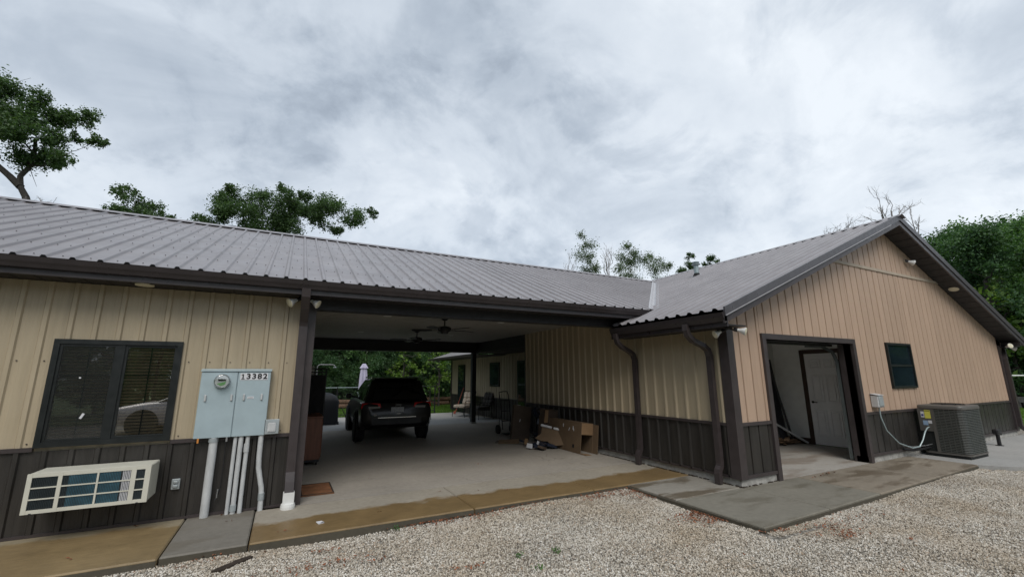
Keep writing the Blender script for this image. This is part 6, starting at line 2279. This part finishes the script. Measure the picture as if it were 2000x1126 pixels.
# ================================================================== GRAVEL
def build_gravel():
    """loose stones over the gravel yard: one object, geometry nodes scatter on a curved sheet"""
    xs = np.arange(-3.4, 15.01, 0.2)
    ys = np.arange(0.2, 5.41, 0.2)
    vs, idx, fs = [], {}, []

    def inside(x, y):
        if y > 5.29 and x < 4.75:
            return False
        if x > 4.66 and y > 3.17 + (x - 4.66) * .03:
            return False
        if x > 11.3 and y > 3.42 - (x - 11.2) * .9 + .0:
            return y < 2.0 - (x - 13) * .1
        # keep to what the lens can see, with a wide margin
        fx = x * .887 - y * .461
        fz = x * .453 + y * .868
        return fz > .6 and abs(fx) < fz * 1.45 + .9 and fz > 1.4
    nx = len(xs)
    for j, y in enumerate(ys):
        for i_, x in enumerate(xs):
            vs.append((x, y, gz(x, y) - .006))
    for j in range(len(ys) - 1):
        for i_ in range(nx - 1):
            if inside(xs[i_] + .1, ys[j] + .1) and inside(xs[i_] + .1, ys[j] + .2) and inside(xs[i_] + .2, ys[j] + .1):
                fs.append((j * nx + i_, j * nx + i_ + 1, (j + 1) * nx + i_ + 1, (j + 1) * nx + i_))
    # narrow strip right up to the slab edges
    o0 = len(vs)
    strips = [(-3.3, 5.14, 4.68, 5.325), (4.5, 3.25, 4.695, 5.2)]
    for (x0, y0, x1, y1) in strips:
        n = max(2, int(max(x1 - x0, y1 - y0) / .2))
        for k in range(n):
            if x1 - x0 > y1 - y0:
                a, b = x0 + (x1 - x0) * k / n, x0 + (x1 - x0) * (k + 1) / n
                q = [(a, y0), (b, y0), (b, y1), (a, y1)]
            else:
                a, b = y0 + (y1 - y0) * k / n, y0 + (y1 - y0) * (k + 1) / n
                q = [(x0, a), (x1, a), (x1, b), (x0, b)]
            o = len(vs)
            vs += [(x, y, gz(x, y) - .004) for x, y in q]
            fs.append((o, o + 1, o + 2, o + 3))
    for k in range(32):
        a, b = 4.7 + 6.5 * k / 32, 4.7 + 6.5 * (k + 1) / 32
        f_ = lambda x: 3.20 + (x - 4.7) * .03
        o = len(vs)
        vs += [(a, f_(a) - .15, gz(a, 3.1) - .004), (b, f_(b) - .15, gz(b, 3.1) - .004), (b, f_(b) - .01, gz(b, 3.2) - .004), (a, f_(a) - .01, gz(a, 3.2) - .004)]
        fs.append((o, o + 1, o + 2, o + 3))
    ob = MB().add(vs, fs).build('gravel', 'gravel_stone')
    ob['kind'] = 'stuff'
    ob['label'] = 'loose white and grey gravel stones of the yard'
    ob['category'] = 'gravel'
    ng = bpy.data.node_groups.new('gravel_scatter', 'GeometryNodeTree')
    ng.interface.new_socket('Geometry', in_out='INPUT', socket_type='NodeSocketGeometry')
    ng.interface.new_socket('Geometry', in_out='OUTPUT', socket_type='NodeSocketGeometry')
    N = ng.nodes.new
    L = ng.links.new
    gi, go = N('NodeGroupInput'), N('NodeGroupOutput')
    dp = N('GeometryNodeDistributePointsOnFaces')
    dp.inputs['Density'].default_value = 5200.0
    L(gi.outputs[0], dp.inputs['Mesh'])
    dn = N('ShaderNodeTexNoise')
    dn.inputs['Scale'].default_value = 1.4
    dn.inputs['Detail'].default_value = 3.0
    mr = N('ShaderNodeMapRange')
    mr.inputs['From Min'].default_value = .32
    mr.inputs['From Max'].default_value = .68
    mr.inputs['To Min'].default_value = 3400.0
    mr.inputs['To Max'].default_value = 8500.0
    L(dn.outputs[0], mr.inputs['Value'])
    L(mr.outputs[0], dp.inputs['Density'])
    join = N('GeometryNodeJoinGeometry')
    for k in range(4):
        ico = N('GeometryNodeMeshIcoSphere')
        ico.inputs['Radius'].default_value = 1.0
        ico.inputs['Subdivisions'].default_value = 2
        sp = N('GeometryNodeSetPosition')
        ns = N('ShaderNodeTexNoise')
        ns.noise_dimensions = '4D'
        ns.inputs['W'].default_value = k * 7.3
        ns.inputs['Scale'].default_value = .9
        ns.inputs['Detail'].default_value = 1.0
        vm = N('ShaderNodeVectorMath')
        vm.operation = 'SUBTRACT'
        vm.inputs[1].default_value = (.5, .5, .5)
        L(ns.outputs['Color'], vm.inputs[0])
        v2 = N('ShaderNodeVectorMath')
        v2.operation = 'SCALE'
        v2.inputs['Scale'].default_value = 1.5
        L(vm.outputs[0], v2.inputs[0])
        L(ico.outputs[0], sp.inputs['Geometry'])
        L(v2.outputs[0], sp.inputs['Offset'])
        sm = N('GeometryNodeSetMaterial')
        sm.inputs['Material'].default_value = M['gravel_stone']
        L(sp.outputs[0], sm.inputs[0])
        gti = N('GeometryNodeGeometryToInstance')
        L(sm.outputs[0], gti.inputs[0])
        L(gti.outputs[0], join.inputs[0])
    ip = N('GeometryNodeInstanceOnPoints')
    ip.inputs['Pick Instance'].default_value = True
    L(dp.outputs['Points'], ip.inputs['Points'])
    L(join.outputs[0], ip.inputs['Instance'])
    rv = N('FunctionNodeRandomValue')
    rv.data_type = 'FLOAT_VECTOR'
    rv.inputs[0].default_value = (0, 0, 0)
    rv.inputs[1].default_value = (6.28, 6.28, 6.28)
    L(rv.outputs[0], ip.inputs['Rotation'])
    rs = N('FunctionNodeRandomValue')
    rs.data_type = 'FLOAT_VECTOR'
    rs.inputs[0].default_value = (.0032, .0027, .0022)
    rs.inputs[1].default_value = (.0112, .0094, .0072)
    rs.inputs['Seed'].default_value = 5
    L(rs.outputs[0], ip.inputs['Scale'])
    L(ip.outputs[0], go.inputs[0])
    md = ob.modifiers.new('scatter', 'NODES')
    md.node_group = ng


build_gravel()


def build_litter():
    rng = np.random.default_rng(9)
    spots = [(1.666, 5.28, .22, 40), (1.917, 5.27, .2, 30), (2.869, 5.28, .2, 24), (2.429, 5.26, .25, 26), (4.229, 5.20, .22, 60), (3.923, 5.15, .2, 35), (4.55, 5.1, .12, 36), (4.58, 4.85, .12, 30), (4.60, 4.0, .13, 60), (4.58, 3.75, .12, 60), (4.5, 3.9, .15, 40),
             (.483, 4.986, .06, 10), (.725, 4.652, .10, 10), (.371, 4.596, .16, 26), (5.411, 3.0, .2, 30), (5.434, 2.851, .18, 22), (5.364, 2.723, .10, 26), (1.631, 3.953, .05, 8), (1.519, 3.978, .04, 5), (5.745, 2.36, .03, 5), (4.867, 3.15, .08, 14), (.906, 4.49, .06, 6), (6.2, 3.0, .2, 20), (-.6, 5.22, .12, 16)]
    cs = []
    for x, y, s, n in spots:
        n = int(n * 3.2)
        p = rng.normal(size=(n, 2)) * [s * 1.1, s * .45]
        for a, b in p:
            xx, yy = x + a, min(y + b, 5.32)
            if xx > 4.69 and yy > 3.19:
                xx = 4.66
            cs.append((xx, yy, gz(xx, yy) + .018))
    n = 60
    for _ in range(n):
        x, y = rng.uniform(-1, 9), rng.uniform(1.2, 5.2)
        if not (x > 4.68 and y > 3.1):
            cs.append((x, y, gz(x, y) + .016))
    c = np.array(cs)
    n = len(c)
    s = rng.uniform(.006, .017, (n, 1))
    nr = rng.normal(size=(n, 3)) * .45 + np.array([0, 0, 1.0])
    nr /= np.linalg.norm(nr, axis=1)[:, None]
    a = np.cross(nr, rng.normal(size=(n, 3)))
    a /= np.linalg.norm(a, axis=1)[:, None]
    b = np.cross(nr, a)
    v = np.stack([c - a * s, c + b * s * .6 + nr * s * .3, c + a * s, c - b * s * .6 + nr * s * .2], 1).reshape(-1, 3)
    o = fast_mesh('leaf_litter', v, np.arange(n * 4).reshape(n, 4), 'litter_leaf')
    o['kind'] = 'stuff'
    o['label'] = 'rust brown fallen leaves scattered over the gravel'
    o['category'] = 'leaves'
    # dry leaves and crumbs lying on the concrete
    rng2 = np.random.default_rng(4)
    pts = [(.1, 5.55, 0), (1.2, 5.75, 0), (2.6, 6.05, 0), (3.4, 7.8, 0), (1.4, 7.6, 0), (2.1, 6.3, 0), (2.2, 9.2, 0), (-1.6, 5.7, 0), (-.4, 6.2, 0), (7.6, 4.25, 0), (7.7, 4.28, 0), (7.85, 4.27, 0), (8.0, 4.3, 0), (8.15, 4.29, 0), (4.9, 7.0, 0), (-.55, 6.52, 0), (-1.3, 6.5, 0), (8.3, 4.31, 0), (3.0, 5.9, 0)]
    c = np.array([(x + rng2.normal() * .03, y + rng2.normal() * .02, .008) for x, y, z in pts for _ in range(2)])
    n = len(c)
    s = rng2.uniform(.012, .026, (n, 1))
    nr = rng2.normal(size=(n, 3)) * .35 + np.array([0, 0, 1.0])
    nr /= np.linalg.norm(nr, axis=1)[:, None]
    a = np.cross(nr, rng2.normal(size=(n, 3)))
    a /= np.linalg.norm(a, axis=1)[:, None]
    b = np.cross(nr, a)
    v = np.stack([c - a * s, c + b * s * .5 + nr * s * .2, c + a * s, c - b * s * .5 + nr * s * .2], 1).reshape(-1, 3)
    o = fast_mesh('leaf_litter', v, np.arange(n * 4).reshape(n, 4), 'litter_leaf')
    o['kind'] = 'stuff'
    o['label'] = 'few dry brown leaves lying on the concrete'
    o['category'] = 'leaves'
    t = tag(MB().obox((.50, 5.66, .006), (.07, .06, .008), (.2, .1, .5)).add([(.47, 5.63, .004), (.54, 5.64, .02), (.52, 5.69, .006)], [(0, 1, 2)]).build('paper_scrap', 'sticker_white'), 'crumpled white paper scrap on the stained walkway', 'paper')
    # half-buried dark timber in the gravel near the walkway
    d = Vector((.36, .30, 0))
    ang = math.atan2(d.y, d.x)
    rng3 = random.Random(6)
    m = MB()
    L_, W_ = .36, .05
    ys_ = [rng3.uniform(.6, 1.1) for _ in range(9)]
    top = [(-L_ / 2 + L_ * k / 8, W_ * ys_[k] * (.35 + .65 * math.sin(math.pi * (k + .6) / 9.2)), 0) for k in range(9)]
    bot = [(-L_ / 2 + L_ * k / 8, -W_ * ys_[8 - k] * (.35 + .65 * math.sin(math.pi * (k + .6) / 9.2)), 0) for k in range(8, -1, -1)]
    m.prism(top + bot, (0, 0, .05))
    m.xform(Matrix.Translation((-.27, 5.04, gz(-.27, 5.04) - .040)) @ Matrix.Rotation(ang, 4, 'Z'))
    tag(m.build('buried_timber', 'stake_wood'), 'dark rotting timber half buried in the gravel at the bottom left', 'timber')
    for q, (x, y) in enumerate(((2.475, 3.871), (2.172, 3.655), (2.114, 3.932), (1.249, 5.25))):
        rr = np.random.default_rng(50 + q)
        v, f = leaf_cloud(rr, [(x, y, gz(x, y) + .02, .035)], 30000, .012, .6, .5)
        o = fast_mesh('weed', v, f, 'wood_leaf')
        tag(o, ['tiny green weed in the middle gravel, furthest right', 'tiny green weed in the gravel at the bottom edge', 'tiny green weed in the gravel, middle of three', 'tiny green weed beside the walkway edge'][q], 'weed', 'weeds in the gravel')


build_litter()
